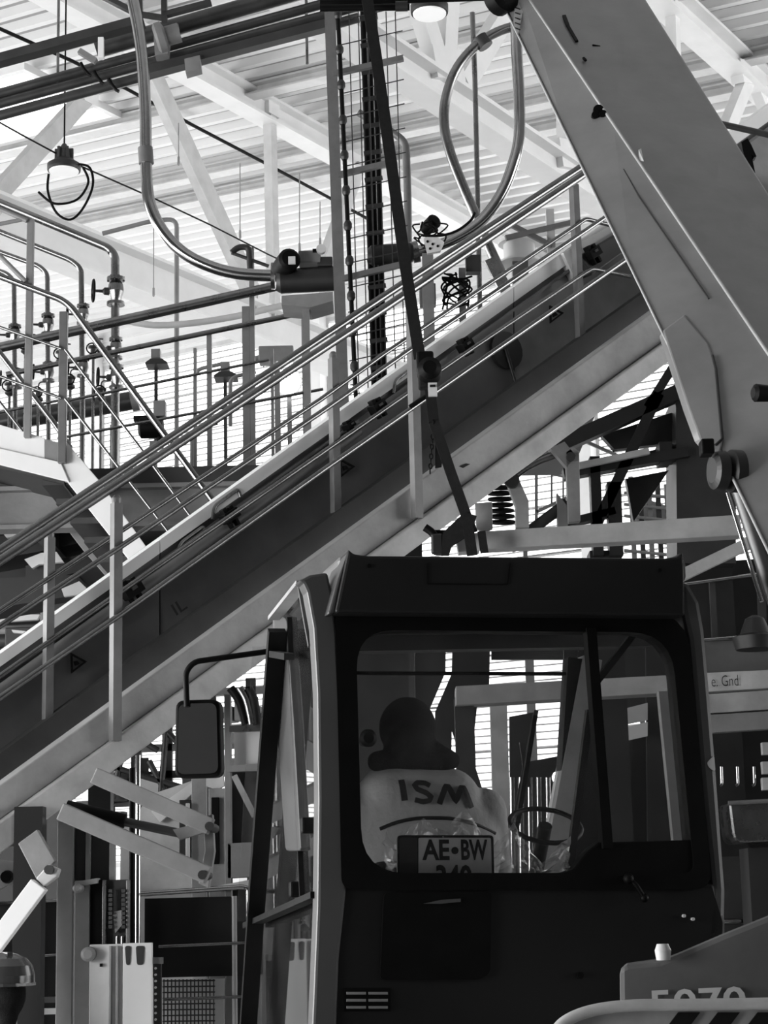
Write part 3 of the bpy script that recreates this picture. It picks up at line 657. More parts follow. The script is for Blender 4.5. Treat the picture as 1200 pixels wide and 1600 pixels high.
for i, (x, y, w_) in enumerate([(244, 560, 34), (352, 580, 36)]):   # small hooded fittings against the wall
    f = T('hooded_fitting', ['dark hooded fitting left, above the black valve motor', 'dark hooded fitting right, beside the work lamp'][i], 'fitting', P(x, y + 10, 16.5))
    MB().prism([P(x + dx, y + dy, 16.5) for dx, dy in [(-w_ / 2, 6), (-w_ / 4, 0), (w_ / 4, 0), (w_ / 2, 5), (w_ / 2, 8), (-w_ / 2, 9)]], V((0, .2, 0))).build('hood', 'dark', f)
    MB().box(P(x, y - 6, 16.6), .08, .1, .08).build('cap', 'mid', f)
    q = P(x, y + 5, 16.7); MB().bar(V((q.x, q.y, MEZ)), q, .03, .03).build('stem', 'dark', f)

# ---------------------------------------------------------------- pipes with valves, left
Y = 15.6
def valve(o, c, s, wheel=True):
    k = WM(1, Y) * s
    m = MB(); m.lathe(c + UP * 18 * k, -UP, [(0, 11 * k), (4 * k, 11 * k), (4.2 * k, 6 * k), (9 * k, 9 * k), (18 * k, 10 * k), (27 * k, 7 * k), (31 * k, 6 * k), (31.2 * k, 11 * k), (35 * k, 11 * k)], 16)
    b = m.build('valve_body', 'steel', o)
    for j in range(6):
        a = j / 6 * math.tau; MB().lathe(c + V((math.cos(a) * 9.5 * k, math.sin(a) * 9.5 * k, 13 * k)), UP, [(0, 1.3 * k), (6 * k, 1.3 * k)], 6).build('flange_bolt', 'dark', b)
    if wheel:
        MB().lathe(c, V((-1, -.25, 0)), [(6 * k, 5 * k), (14 * k, 4.5 * k), (16 * k, 2 * k), (28 * k, 1.5 * k)], 10).build('valve_stem', 'dark', o)
        wc = c + V((-1, -.25, 0)).normalized() * 27 * k; ax = V((-1, -.25, 0)).normalized(); x = ax.cross(UP).normalized(); ring = [wc + (x * math.cos(t / 16 * math.tau) + UP * math.sin(t / 16 * math.tau)) * 13 * k for t in range(17)]
        wh = MB(); wh.tube(ring, 1.6 * k, 6, False)
        for t in range(3):
            d = x * math.cos(t * 2.09) + UP * math.sin(t * 2.09); wh.tube([wc, wc + d * 13 * k], 1.1 * k, 6)
        wh.build('hand_wheel', 'black', o)
def vpipe(pts, wpx, valves, label):
    t = T('valve_pipe', label, 'pipe', V((P(*pts[-1], Y).x, Y, MEZ)), 'pipes with valves')
    pp = [P(x, y, Y) for x, y in pts]; pp.append(V((pp[-1].x, Y, MEZ)))
    MB().tube(bend(pp, .12), WM(wpx, Y) / 2, 12).build('pipe', 'steel', t)
    for (x, y, s) in valves: valve(t, P(x, y, Y), s)
vpipe([(-60, 292), (170, 388), (180, 400), (180, 680)], 14, [(181, 456, 1.35), (181, 545, 1.0), (182, 590, 1.1)], 'thickest valve pipe, with large flanged valves, right of the others')
vpipe([(-60, 338), (112, 407), (127, 420), (129, 640)], 9, [(130, 492, .95), (130, 575, .9)], 'valve pipe second from the right, bending down to a hand-wheel valve')
vpipe([(-60, 372), (62, 416), (74, 428), (76, 690)], 8, [(75, 508, 1.0), (76, 582, .9)], 'valve pipe third from the right, behind the railing post')
vpipe([(-60, 402), (12, 428), (22, 440), (24, 690)], 8, [(23, 524, .95), (25, 592, .9)], 'leftmost valve pipe at the edge of the picture')
for k, (x, y) in enumerate([(40, 545), (95, 560), (146, 552), (15, 610), (60, 620), (110, 600), (158, 618)]):
    q = T('small_valve', ['small hand-wheel valve left of the first post', 'small hand-wheel valve behind the first post', 'small hand-wheel valve left of the thickest pipe', 'low small valve at the left edge', 'low small valve under the leftmost pipes', 'low small valve between the two posts', 'low small valve beside the thickest pipe'][k], 'valve', V((P(x, y, Y + .3).x, Y + .3, MEZ)), 'small valves')
    c = P(x, y, Y + .3); kk = WM(1, Y)
    MB().lathe(c, UP, [(-10 * kk, 3 * kk), (-6 * kk, 8 * kk), (-3 * kk, 8 * kk), (0, 5 * kk), (8 * kk, 5 * kk), (9 * kk, 9 * kk), (12 * kk, 9 * kk)], 10).build('body', 'pipe_dark', q)
    MB().tube([c, V((c.x, c.y, MEZ))], 2.5 * kk, 8).build('riser', 'steel', q)
    MB().tube(bend([c + UP * 10 * kk, c + UP * 26 * kk, c + UP * 30 * kk + V((16 * kk, 0, -6 * kk))], .05), 1.2 * kk, 6).build('impulse_line', 'dark', q)
    x_ = V((1, .2, 0)).normalized(); wc = c + V((0, -.08, .02)); rg = [wc + (x_ * math.cos(t / 12 * math.tau) + UP * math.sin(t / 12 * math.tau)) * 9 * kk for t in range(13)]
    MB().tube(rg, 1.3 * kk, 6, False).build('hand_wheel', 'black', q)
mf = T('manifold_pipe', 'thick horizontal manifold pipe behind the stair railing', 'pipe', P(100, 680, Y + .6))
MB().tube([P(-60, 668, Y + .6), P(160, 634, Y + .6), P(216, 624, Y + .6)], WM(32, Y) / 2, 18).build('pipe', 'pipe_dark', mf)
MB().lathe(P(205, 626, Y + .6), P(220, 623, Y + .6) - P(205, 626, Y + .6), [(0, WM(19, Y)), (.06, WM(19, Y))], 18).build('end_flange', 'mid', mf)
for x in (10, 180): q = P(x, 665, Y + .6); MB().bar(V((q.x, q.y, MEZ)), q, .08, .08).build('saddle', 'mid', mf)
bv = T('motor_valve', 'black motor valve on the pipes beside the stair railing', 'valve', P(250, 690, 15))
MB().lathe(P(236, 668, 15), V((1, 0, 0)), [(-.1, .06), (-.08, .09), (.08, .09), (.1, .06)], 16).build('motor_body', 'black', bv)
MB().box(P(250, 640, 15), .1, .1, .13).build('actuator', 'mid', bv, .01); MB().box(P(225, 655, 15), .16, .08, .04).build('bracket', 'black', bv)
MB().tube([P(250, 700, 15), P(250, 640, 15)], .03, 8).build('stem', 'black', bv)
q = P(240, 690, 15); MB().bar(V((q.x, q.y, MEZ)), q, .06, .06).build('foot', 'mid', bv)

# ---------------------------------------------------------------- platform and stairs, left
Y = 12.3
sp = T('stair_platform', 'pale steel stair and platform with handrails on the left', 'stairs', P(100, 760, Y))
MB().prism([P(x, y, Y) for x, y in [(-80, 640), (70, 684), (70, 722), (-80, 680)]], V((0, .04, 0))).build('toe_board', 'white', sp, .004)
MB().prism([P(x, y, Y - .02) for x, y in [(-80, 682), (95, 722), (108, 753), (-80, 706)]], V((0, .1, 0))).build('platform_beam', 'white', sp, .004)
MB().prism([P(x, y, Y) for x, y in [(70, 686), (94, 692), (94, 727), (70, 720)]], V((0, .06, 0))).build('corner_plate', 'mid', sp)
MB().prism([P(x, y, Y) for x, y in [(102, 688), (155, 751), (229, 855), (330, 990), (304, 1010), (202, 876), (105, 753), (96, 726)]], V((0, .05, 0))).build('stringer', 'white', sp, .004)
MB().prism([P(x, y, Y + .9) for x, y in [(40, 700), (150, 830), (330, 1040), (304, 1060), (130, 860), (30, 730)]], V((0, .05, 0))).build('stringer', 'mid', sp, .004)
b0 = P(-80, 700, Y); b1 = P(100, 745, Y)
MB().prism([b0, b1, b1 + V((0, .9, 0)), b0 + V((0, .9, 0))], UP * -.05).build('platform_floor', 'dark', sp)
for k in range(9):
    x = 118 + k * 22; y = 748 + k * 30; a = P(x, y, Y + .04)
    MB().prism([a, a + V((-.22, 0, 0)), a + V((-.22, .9, 0)), a + V((0, .9, 0))], UP * -.04).build('tread', 'dark', sp)
for nm, xt, yt, yb, wpx, mt in [('rail_post', 42, 343, 684, 11, 'mid'), ('rail_post', 96, 488, 724, 13, 'galv')]:
    b = P(xt + 1, yb, Y - .04); t = P(xt, yt, Y - .04); MB().bar(b, V((b.x, b.y, t.z)), WM(wpx, Y), .05).build(nm, mt, sp, .004)
def srail(pts, wpx, nm, mt='rail', yy=Y - .08, corner=.08):
    MB().tube(bend([P(x, y, yy) for x, y in pts], corner), WM(wpx, yy) / 2, 10).build(nm, mt, sp)
srail([(-60, 409), (96, 468), (112, 480), (250, 669), (332, 782)], 11, 'handrail')
srail([(-60, 490), (96, 545)], 5, 'knee_rail'); srail([(-60, 567), (96, 622)], 5, 'knee_rail')
srail([(102, 546), (219, 700), (312, 826)], 5, 'knee_rail'); srail([(102, 623), (162, 700), (270, 840)], 5, 'knee_rail')
srail([(-20, 526), (90, 668), (110, 700)], 9, 'handrail', 'rail', Y + .85); srail([(-20, 603), (40, 680)], 5, 'knee_rail', 'rail', Y + .85)
srail([(-60, 300), (42, 345)], 8, 'handrail', 'mid'); srail([(-10, 352), (40, 342)], 7, 'gate_bar', 'mid'); srail([(-20, 380), (40, 440)], 8, 'gate_bar', 'mid')
q = P(300, 1000, Y + .4); MB().box((q.x, q.y, q.z / 2), .12, .12, q.z).build('stair_column', 'dark', sp)
q = P(-70, 715, Y + .5); MB().box((q.x, q.y, q.z / 2), .14, .14, q.z - .1).build('platform_column', 'dark', sp)
# lower flight seen under the platform: dark boards with pale ends
lf = T('stair_flight', 'dark lower stair flight under the platform with pale tread ends', 'stairs', P(60, 900, 14.2))
for pts, mt in [([(-40, 786), (115, 768), (140, 775), (130, 800), (-40, 826)], 'charcoal'), ([(-40, 845), (60, 826), (150, 822), (170, 838), (60, 862), (-40, 880)], 'charcoal'), ([(40, 884), (170, 858), (175, 880), (40, 915)], 'charcoal'), ([(-40, 905), (120, 898), (120, 930), (-40, 955)], 'charcoal')]:
    MB().prism([P(x, y, 14.2) for x, y in pts], V((0, .5, 0))).build('tread', mt, lf)
for pts in [[(0, 828), (22, 816), (46, 813), (50, 820), (28, 836), (10, 840)], [(38, 874), (64, 864), (88, 862), (99, 878), (60, 882), (50, 888)], [(96, 920), (124, 908), (138, 922), (130, 928), (100, 932)], [(0, 968), (48, 960), (62, 960), (58, 968), (0, 972)], [(18, 984), (40, 986), (40, 990), (20, 988)]]:
    MB().prism([P(x, y, 14.1) for x, y in pts], V((0, .05, 0))).build('tread_end', 'pale', lf)
q = P(90, 900, 14.4); MB().box((q.x, 14.5, q.z / 2), .12, .12, q.z).build('column', 'dark', lf)
# dense dark machinery in the shade under the mezzanine
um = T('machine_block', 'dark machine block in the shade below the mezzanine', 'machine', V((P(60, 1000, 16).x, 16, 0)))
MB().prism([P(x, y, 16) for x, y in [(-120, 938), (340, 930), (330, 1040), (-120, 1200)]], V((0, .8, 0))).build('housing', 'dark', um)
for k in range(7):
    y = 965 + k * 16; MB().tube([P(-100, y + 8, 15.9), P(330, y - 8, 15.9)], .03 + .015 * (k % 3), 10).build('pipe', ['pipe_dark', 'mid', 'dark'][k % 3], um)
for k in range(6): MB().box(P(30 + k * 55, 1000 - (k % 2) * 30, 15.75), .22, .1, .2).build('cabinet', ['dark', 'mid', 'charcoal'][k % 3], um, .01)
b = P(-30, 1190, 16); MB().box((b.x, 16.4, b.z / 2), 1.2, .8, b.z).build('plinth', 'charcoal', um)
# ================================================================ machinery behind and beside the cab
def poly(par, nm, mt, YY, pts, dp=.08, bev=0.0): return MB().prism([P(x, y, YY) for x, y in pts], V((0, dp, 0))).build(nm, mt, par, bev)
def rod(par, nm, mt, YY, a, b, wpx, dp=None): return MB().bar(P(*a, YY), P(*b, YY), WM(wpx, YY), dp or WM(wpx, YY)).build(nm, mt, par)
Y = 12.6
pf = T('press_frame', 'dark steel press frame with braces under the raised end of the conveyor', 'machine', V((P(960, 1400, Y).x, Y, 0)))
for a, b, wpx in [((858, 704), (1100, 596), 24), ((930, 824), (1028, 618), 17), ((880, 742), (1075, 708), 16), ((928, 716), (934, 870), 16), ((958, 756), (962, 870), 22), ((1010, 640), (1060, 560), 14), ((880, 820), (960, 800), 12)]:
    rod(pf, 'frame_beam', 'charcoal', Y, a, b, wpx, .12)
rod(pf, 'guide_rail', 'pale', Y - .1, (900, 729), (1014, 705), 10)
rod(pf, 'guide_rail', 'pale', Y + .3, (915, 690), (965, 712), 5)
poly(pf, 'gusset_plate', 'charcoal', Y + .1, [(978, 748), (1045, 735), (990, 815)])
poly(pf, 'infill_plate', 'dark', Y + .2, [(940, 680), (1064, 640), (1066, 690), (960, 702)])
poly(pf, 'infill_plate', 'charcoal', Y + .15, [(1014, 705), (1064, 690), (1064, 722), (1010, 724)])
poly(pf, 'side_box', 'dark', Y, [(1056, 616), (1150, 590), (1150, 880), (1058, 880)], .5)
poly(pf, 'side_box', 'charcoal', Y - .05, [(1030, 690), (1050, 690), (1050, 720), (1032, 722)], .2)
poly(pf, 'bracket', 'beam', Y - .3, [(884, 706), (896, 698), (905, 706), (907, 814), (888, 816)], .08, .004)
MB().lathe(P(892, 713, Y - .34), V((0, 1, 0)), [(0, .03), (.02, .03), (.03, .02), (.12, .02)], 14).build('pin', 'dark', pf)
poly(pf, 'bracket', 'mid', Y - .3, [(860, 700), (882, 690), (900, 712), (886, 730)], .08)
poly(pf, 'bracket', 'beam', Y - .3, [(790, 748), (808, 742), (826, 782), (827, 824), (806, 824), (806, 792)], .08, .004)
poly(pf, 'bracket', 'mid', Y - .25, [(870, 770), (886, 790), (888, 840), (872, 840)], .08)
MB().tube([P(822, 834, Y - .2), P(886, 786, Y - .2)], WM(9, Y), 12).build('cylinder_rod', 'dark', pf)
MB().lathe(P(800, 750, Y - .36), V((0, 1, 0)), [(0, .05), (.04, .05)], 16).build('bush', 'charcoal', pf)
MB().tube(smooth_path([P(x, y, Y - .15) for x, y in [(790, 756), (815, 735), (842, 720), (875, 708)]], 5), WM(6.5, Y), 12).build('bent_pipe', 'steel', pf)
b = P(1100, 880, Y + .25); MB().box((b.x, b.y + .1, b.z / 2), .35, .35, b.z).build('leg_column', 'charcoal', pf)
b = P(945, 860, Y); MB().box((b.x, b.y + .1, b.z / 2), .2, .2, b.z).build('leg_column', 'charcoal', pf)
hc = T('hose_coil', 'coiled black hose hanging beneath the conveyor beside the lifted beam', 'hose', P(778, 830, 12.9))
for k in range(7):
    c = P(779 + k * 1.2, 762 + k * 9, 12.9); x = V((1, 0, 0)); y_ = V((0, .6, .25))
    MB().tube([c + (x * math.cos(t / 14 * math.tau) + y_ * math.sin(t / 14 * math.tau)) * .075 for t in range(15)], .012, 6, False).build('hose_turn', 'rubber', hc)
MB().tube([P(779, 755, 12.9), P(776, 640, 12.9)], .014, 6).build('hose_end', 'rubber', hc)
# wire cages and posts glimpsed against the bright wall
wg = T('wire_cage', 'tall wire cage standing far back against the bright back wall', 'cage', V((P(1030, 860, 20).x, 20, 0)))
for k in range(7):
    q = P(985 + k * 14, 745 + k * 3, 20); MB().bar(V((q.x, 20, 0)), q, .05, .05).build('cage_post', ['mid', 'dark'][k % 2], wg)
for k in range(7): MB().tube([P(975, 770 + k * 18, 19.95), P(1075, 780 + k * 18, 19.95)], .018, 6).build('cage_wire', 'mid', wg)
poly(wg, 'cage_panel', 'pale', 20.1, [(1000, 776), (1055, 795), (1055, 822), (985, 818)])
fr = T('pipe_scaffold', 'far steel scaffold with rails seen under the conveyor', 'scaffold', V((P(850, 800, 18).x, 18, 0)))
for a, b, wpx in [((838, 735), (838, 860), 5), ((858, 740), (880, 745), 3), ((862, 738), (862, 790), 3), ((880, 745), (880, 790), 3), ((838, 800), (885, 778), 5), ((800, 860), (880, 838), 6), ((820, 790), (822, 1000), 7)]: rod(fr, 'frame_bar', 'mid', 18, a, b, wpx)
q = P(822, 900, 18); MB().bar(V((q.x, 18, 0)), q, .08, .08).build('frame_leg', 'mid', fr)

# dark machine body behind the cab with slits of daylight between its plates
Y = 13.5
mb_ = T('plate_machine', 'dark machine of tall plates seen through the cab windows', 'machine', V((P(700, 1500, Y).x, Y, 0)))
def tallplate(pts, mt, yy): 
    lo = max(p[1] for p in pts); o = poly(mb_, 'machine_plate', mt, yy, pts, .06)
for pts, mt, yy in [([(420, 905), (637, 905), (639, 1110), (648, 1560), (420, 1560)], 'dark', Y), ([(646, 905), (699, 905), (696, 1050), (668, 1116), (666, 1560), (656, 1560)], 'dark', Y + .05),
                    ([(709, 905), (768, 905), (764, 1090), (746, 1100), (737, 1180), (722, 1192), (706, 1140), (700, 1560), (676, 1560), (680, 1112), (706, 1052)], 'charcoal', Y),
                    ([(722, 1192), (737, 1180), (756, 1240), (760, 1560), (712, 1560)], 'dark', Y + .1),
                    ([(796, 1120), (838, 1112), (826, 1190), (890, 1178), (890, 1560), (800, 1560)], 'charcoal', Y),
                    ([(880, 905), (960, 905), (960, 1560), (886, 1560)], 'charcoal', Y + .1), ([(1008, 905), (1100, 905), (1100, 1560), (1015, 1560)], 'dark', Y), ([(955, 1160), (1015, 1140), (1015, 1560), (955, 1560)], 'charcoal', Y + .1),
                    ([(768, 905), (880, 905), (880, 1030), (768, 1030)], 'dark', Y + .1), ([(955, 905), (1010, 905), (1010, 1100), (955, 1112)], 'dark', Y + .05)]: tallplate(pts, mt, yy)
poly(mb_, 'pale_post', 'beam_lt', Y - .5, [(766, 1096), (792, 1094), (806, 1560), (778, 1560)], .1)
poly(mb_, 'pale_sheet', 'pale', Y - .1, [(958, 1112), (1012, 1098), (1012, 1125), (958, 1136)], .03); poly(mb_, 'pale_sheet', 'white', Y - .1, [(958, 1140), (1012, 1128), (1012, 1150), (958, 1162)], .03)
for a, b in [((838, 1110), (806, 1270)), ((815, 1160), (825, 1230))]: rod(mb_, 'strut', 'charcoal', Y - .3, a, b, 7)
for k in range(5): MB().tube([P(800 + k * 14, 1215, Y - .2), P(802 + k * 14, 1400, Y - .2)], .02, 8).build('chrome_rod', 'chrome', mb_)
hl = T('inspection_lamp', 'small round bright lamp seen through the cab window', 'lamp', P(873, 1222, 12.2))
MB().lathe(P(873, 1215, 12.2), V((0, -1, 0)), [(-.08, .03), (-.02, .05), (0, .05)], 16).build('lamp_body', 'black', hl); MB().lathe(P(873, 1215, 12.19), V((0, -1, 0)), [(0, .042), (.01, .035)], 16).build('lamp_lens', 'headlight', hl)
q = P(873, 1225, 12.25); MB().bar(V((q.x, q.y, 0)), q, .04, .04).build('lamp_stand', 'black', hl)
# long pale cross beam running behind the cab
cbm = T('cross_beam', 'long pale cross beam running behind the cab', 'beam', P(960, 1110, 11.9))
poly(cbm, 'beam_body', 'beam', 11.9, [(712, 1072), (1330, 1040), (1330, 1066), (712, 1102)], .2, .005)
poly(cbm, 'board', 'beam_lt', 11.85, [(1085, 1052), (1330, 1041), (1330, 1068), (1085, 1082)], .04, .003)
for x in (725, 1290): q = P(x, 1090, 12); MB().box((q.x, 12.05, q.z / 2), .12, .12, q.z).build('beam_leg', 'dark', cbm)
# handwriting on the board, right of the cab
ex = V((1, 0, .02)).normalized()
text_mb('e. Gnd', P(1112, 1073, 11.84), ex, UP, WM(42, 11.8), WM(17, 11.8), V((0, -.004, 0)), -.012).build('handwriting', 'print_dark', cbm)
bd = T('stacked_boards', 'two grey boards stacked under the pale cross beam', 'boards', P(1200, 1145, 11.9), None)
poly(bd, 'board', 'beam', 11.6, [(1085, 1086), (1330, 1070), (1330, 1100), (1085, 1116)], .1, .004); poly(bd, 'board', 'mid', 11.62, [(1085, 1118), (1330, 1103), (1330, 1130), (1085, 1147)], .1, .004)
q = P(1310, 1145, 11.7); MB().box((q.x, 11.68, q.z / 2), .1, .1, q.z).build('trestle', 'dark', bd)
# dark bay right of the cab
rb = T('dark_machine_bay', 'dark machine bay with bright edge rails at the right edge', 'machine', V((P(1200, 1400, 12.6).x, 12.6, 0)))
poly(rb, 'back_panel', 'charcoal', 13.2, [(1070, 880), (1420, 860), (1420, 1700), (1070, 1700)], .1)
for a, b in [((1062, 914), (1182, 898)), ((1090, 1001), (1260, 987))]: MB().tube([P(*a, 12.3), P(*b, 12.3)], .013, 8).build('edge_rail', 'chrome', rb)
rod(rb, 'upright', 'dark', 12.4, (1112, 906), (1117, 1000), 9); rod(rb, 'upright', 'dark', 12.4, (1188, 880), (1192, 1000), 12)
poly(rb, 'shelf', 'panel', 12.4, [(1085, 1004), (1330, 990), (1330, 1040), (1085, 1054)], .2)
MB().lathe(P(1182, 1015, 12.2), V((0, 0, 1)), [(0, .13), (.08, .15), (.1, .1), (.2, .06), (.22, .02)], 16).build('dome_cap', 'charcoal', rb)
for x in (1127, 1152, 1178): MB().tube(bend([P(x, 1198, 12.3), P(x + 1, 1226, 12.3), P(x - 3, 1228, 12.3)], .02), .01, 8).build('hook', 'chrome', rb)
for y in (1170, 1200, 1225): MB().box(P(1197, y, 12.3), .06, .05, .08).build('small_part', 'beam_lt', rb, .005)
poly(rb, 'base_panel', 'dark', 12.2, [(1085, 1340), (1420, 1330), (1420, 1700), (1085, 1700)], .1)
MB().tube([P(1085, 1442, 12.0), P(1300, 1434, 12.0)], .018, 8).build('base_rail', 'chrome', rb)
bk = T('metal_bucket', 'shiny rounded metal bucket right of the cab', 'bucket', P(1190, 1318, 11.6))
bp_ = [P(x, y, 11.6) for x, y in rloop([(1139, 1254), (1290, 1246), (1290, 1312), (1147, 1318)], [6, 6, 20, 16], 4)]
MB().prism(bp_, V((0, .4, 0))).build('bucket_shell', 'steel', bk, .012); MB().tube([P(1138, 1255, 11.58), P(1290, 1247, 11.58)], .014, 8).build('rim', 'galv', bk)
q = P(1200, 1320, 11.8); MB().box((q.x, q.y, q.z / 2 - .01), .3, .3, q.z - .02).build('stand', 'charcoal', bk)
dg = MB().bar(P(1060, 902, 11), P(1172, 848, 11), WM(18, 11), .08).build('diagonal_bar', 'beam_lt'); tag(dg, 'short pale diagonal bar right of the cab roof', 'bar')

# ================================================================ lower left: lift mast, arms, rails
Y = 9.9
lm = T('lift_mast', 'grey steel lift mast standing under the conveyor at lower left', 'lift mast', V((P(150, 1600, Y).x, Y, 0)))
def vbar(par, nm, mt, x0, x1, yt, YY, dp=.08, yb=None):
    a = P(x0, yt, YY); b = P(x1, yt, YY); z0 = 0 if yb is None else P(x0, yb, YY).z
    m = MB(); m.prism([V((a.x, YY, z0)), V((b.x, YY, z0)), V((b.x, YY, a.z)), V((a.x, YY, a.z))], V((0, dp, 0))); return m.build(nm, mt, par, .003)
vbar(lm, 'mast_profile', 'mid', 90, 115, 1284, Y); vbar(lm, 'mast_profile', 'mid', 117, 140, 1376, Y - .05)
vbar(lm, 'mast_profile', 'dark', 112, 138, 1284, Y + .06, .03, 1380); vbar(lm, 'mast_profile', 'mid', 134, 140, 1290, Y + .02, .04, 1380); vbar(lm, 'mast_profile', 'dark', 142, 176, 1290, Y + .08, .03, 1380); vbar(lm, 'mast_profile', 'mid', 171, 180, 1288, Y + .02, .04, 1380)
vbar(lm, 'slot', 'black', 140, 163, 1375, Y - .02, .04, 1477); vbar(lm, 'guide_rod', 'steel', 160, 166, 1375, Y - .05, .03, 1477); vbar(lm, 'slot', 'charcoal', 166, 200, 1375, Y - .01, .04, 1477); vbar(lm, 'guide_rod', 'galv', 197, 202, 1375, Y - .06, .04, 1477)
for k in range(9): MB().box(P(173, 1392 + k * 7, Y - .06), .018, .03, .016).build('chain_link', 'dark', lm); MB().box(P(193, 1392 + k * 7, Y - .06), .018, .03, .016).build('chain_link', 'dark', lm)
poly(lm, 'catch_plate', 'mid', Y - .05, [(176, 1425), (190, 1422), (191, 1445), (180, 1458)], .03)
for x in (183, 191): vbar(lm, 'piston', 'chrome', x - 2, x + 2, 1462, Y - .07, .03, 1480)
poly(lm, 'top_plate', 'beam', Y - .08, [(116, 1378), (152, 1372), (152, 1380), (118, 1386)], .1)
vbar(lm, 'carriage_plate', 'pale', 140, 192, 1476, Y - .1, .05); vbar(lm, 'carriage_plate', 'white', 192, 237, 1474, Y - .12, .05)
vbar(lm, 'carriage_rib', 'beam', 170, 174, 1478, Y - .13, .04); vbar(lm, 'carriage_rib', 'beam', 181, 185, 1478, Y - .13, .04)
for (x, y, r_) in [(138, 1491, 11), (121, 1388, 7)]: MB().lathe(P(x, y, Y - .14), V((0, 1, 0)), [(-.02, WM(r_ * .6, Y)), (-.01, WM(r_, Y)), (.08, WM(r_, Y))], 16).build('roller', 'mid', lm)
for (x, w_) in [(200, 5), (219, 7)]: poly(lm, 'cut_out', 'dark', Y - .125, rloop([(x - w_, 1478), (x + w_, 1478), (x + w_ - 2, 1508), (x - w_ + 2, 1508)], 4, 3), .01)
MB().box(P(158, 1508, Y - .11), .012, .02, .016).build('bolt', 'black', lm)
vbar(lm, 'perforated_strip', 'charcoal', 240, 252, 1500, Y - .05, .03)
for k in range(9): MB().lathe(P(243, 1513 + k * 10, Y - .06), V((0, 1, 0)), [(-.004, .006), (.01, .006)], 8).build('perforation', 'pale', lm)
poly(lm, 'strip_clip', 'galv', Y - .08, [(238, 1496), (254, 1496), (254, 1506), (238, 1506)], .04)
# swing arms
ar = T('swing_arms', 'pair of grey swing arms with a black cylinder, pinned to a link plate', 'arms', P(330, 1400, 9.4))
MB().bar(P(148, 1212, 9.4), P(330, 1292, 9.4), WM(26, 9.4), .1).build('arm', 'mid', ar, .006)
MB().bar(P(96, 1268, 9.3), P(326, 1368, 9.3), WM(27, 9.4), .1).build('arm', 'mid', ar, .006)
MB().tube([P(104, 1262, 9.45), P(195, 1284, 9.45)], WM(12, 9.4), 14).build('cylinder_barrel', 'black', ar); MB().tube([P(195, 1284, 9.45), P(290, 1304, 9.45)], WM(7, 9.4), 12).build('cylinder_rod', 'pipe_dark', ar)
poly(ar, 'link_plate', 'mid', 9.5, [(318, 1276), (332, 1272), (335, 1330), (326, 1388), (310, 1380), (320, 1330)], .08, .004)
poly(ar, 'lug', 'mid', 9.42, [(270, 1296), (320, 1284), (322, 1300), (280, 1312)], .06)
for (x, y) in [(327, 1291), (316, 1367)]: MB().lathe(P(x, y, 9.24), V((0, 1, 0)), [(0, .022), (.3, .022)], 12).build('pin', 'charcoal', ar)
q = P(108, 1275, 9.6); MB().box((q.x - .2, 9.65, q.z / 2), .14, .12, q.z + .1).build('arm_post', 'cab_rear', ar)
# pale cabinet and stand behind the arms
pc = T('pale_cabinet', 'pale slanted cabinet panel behind the swing arms', 'cabinet', V((P(280, 1400, 10.8).x, 10.8, 0)))
poly(pc, 'slanted_panel', 'beam_lt', 10.8, [(188, 1395), (188, 1300), (240, 1240), (330, 1210), (330, 1395)], .1); poly(pc, 'panel', 'pale', 10.75, [(236, 1268), (300, 1222), (300, 1240), (250, 1285)], .04)
vbar(pc, 'upright', 'beam', 299, 322, 1215, 10.7, .06); vbar(pc, 'recess', 'charcoal', 280, 298, 1250, 10.7, .04, 1345); vbar(pc, 'upright', 'pale', 290, 296, 1255, 10.66, .03, 1345)
vbar(pc, 'base_box', 'beam', 190, 330, 1392, 10.75, .3)
gc = T('grey_switch_cabinet', 'grey switch cabinet frame left of the cab pillar', 'cabinet', V((P(375, 1400, 10.4).x, 10.4, 0)))
vbar(gc, 'frame_upright', 'mid', 350, 360, 1085, 10.4); vbar(gc, 'frame_upright', 'beam', 326, 352, 1232, 10.45); vbar(gc, 'recess', 'black', 330, 342, 1246, 10.42, .03, 1350)
poly(gc, 'white_panel', 'white', 10.5, [(366, 1140), (420, 1136), (420, 1196), (366, 1198)], .03); poly(gc, 'cross_bar', 'steel', 10.38, [(358, 1134), (420, 1130), (420, 1142), (358, 1144)], .04); poly(gc, 'cross_bar', 'mid', 10.38, [(356, 1196), (420, 1192), (420, 1204), (356, 1206)], .06)
poly(gc, 'infill_panel', 'dark', 10.5, [(360, 1204), (420, 1202), (420, 1320), (360, 1320)], .05); MB().bar(P(366, 1212, 10.38), P(398, 1276, 10.38), WM(9, 10.4), .04).build('brace', 'beam', gc)
poly(gc, 'switch_box', 'mid', 10.4, [(356, 1318), (425, 1314), (425, 1368), (356, 1372)], .2); poly(gc, 'white_lump', 'white', 10.5, [(322, 1216), (348, 1200), (350, 1228), (340, 1234), (322, 1228)], .05)
poly(gc, 'shelf_top', 'pale', 10.35, [(340, 1384), (425, 1368), (425, 1378), (340, 1392)], .2); vbar(gc, 'plinth', 'dark', 352, 425, 1380, 10.5, .2)
for k in range(3): MB().tube(smooth_path([P(360 + k * 14, 1075, 10.3), P(372 + k * 12, 1092, 10.3), P(380 + k * 10, 1115, 10.3), P(384 + k * 9, 1132, 10.3)], 5), .024, 8).build('hose', ['black', 'steel', 'black'][k], gc)
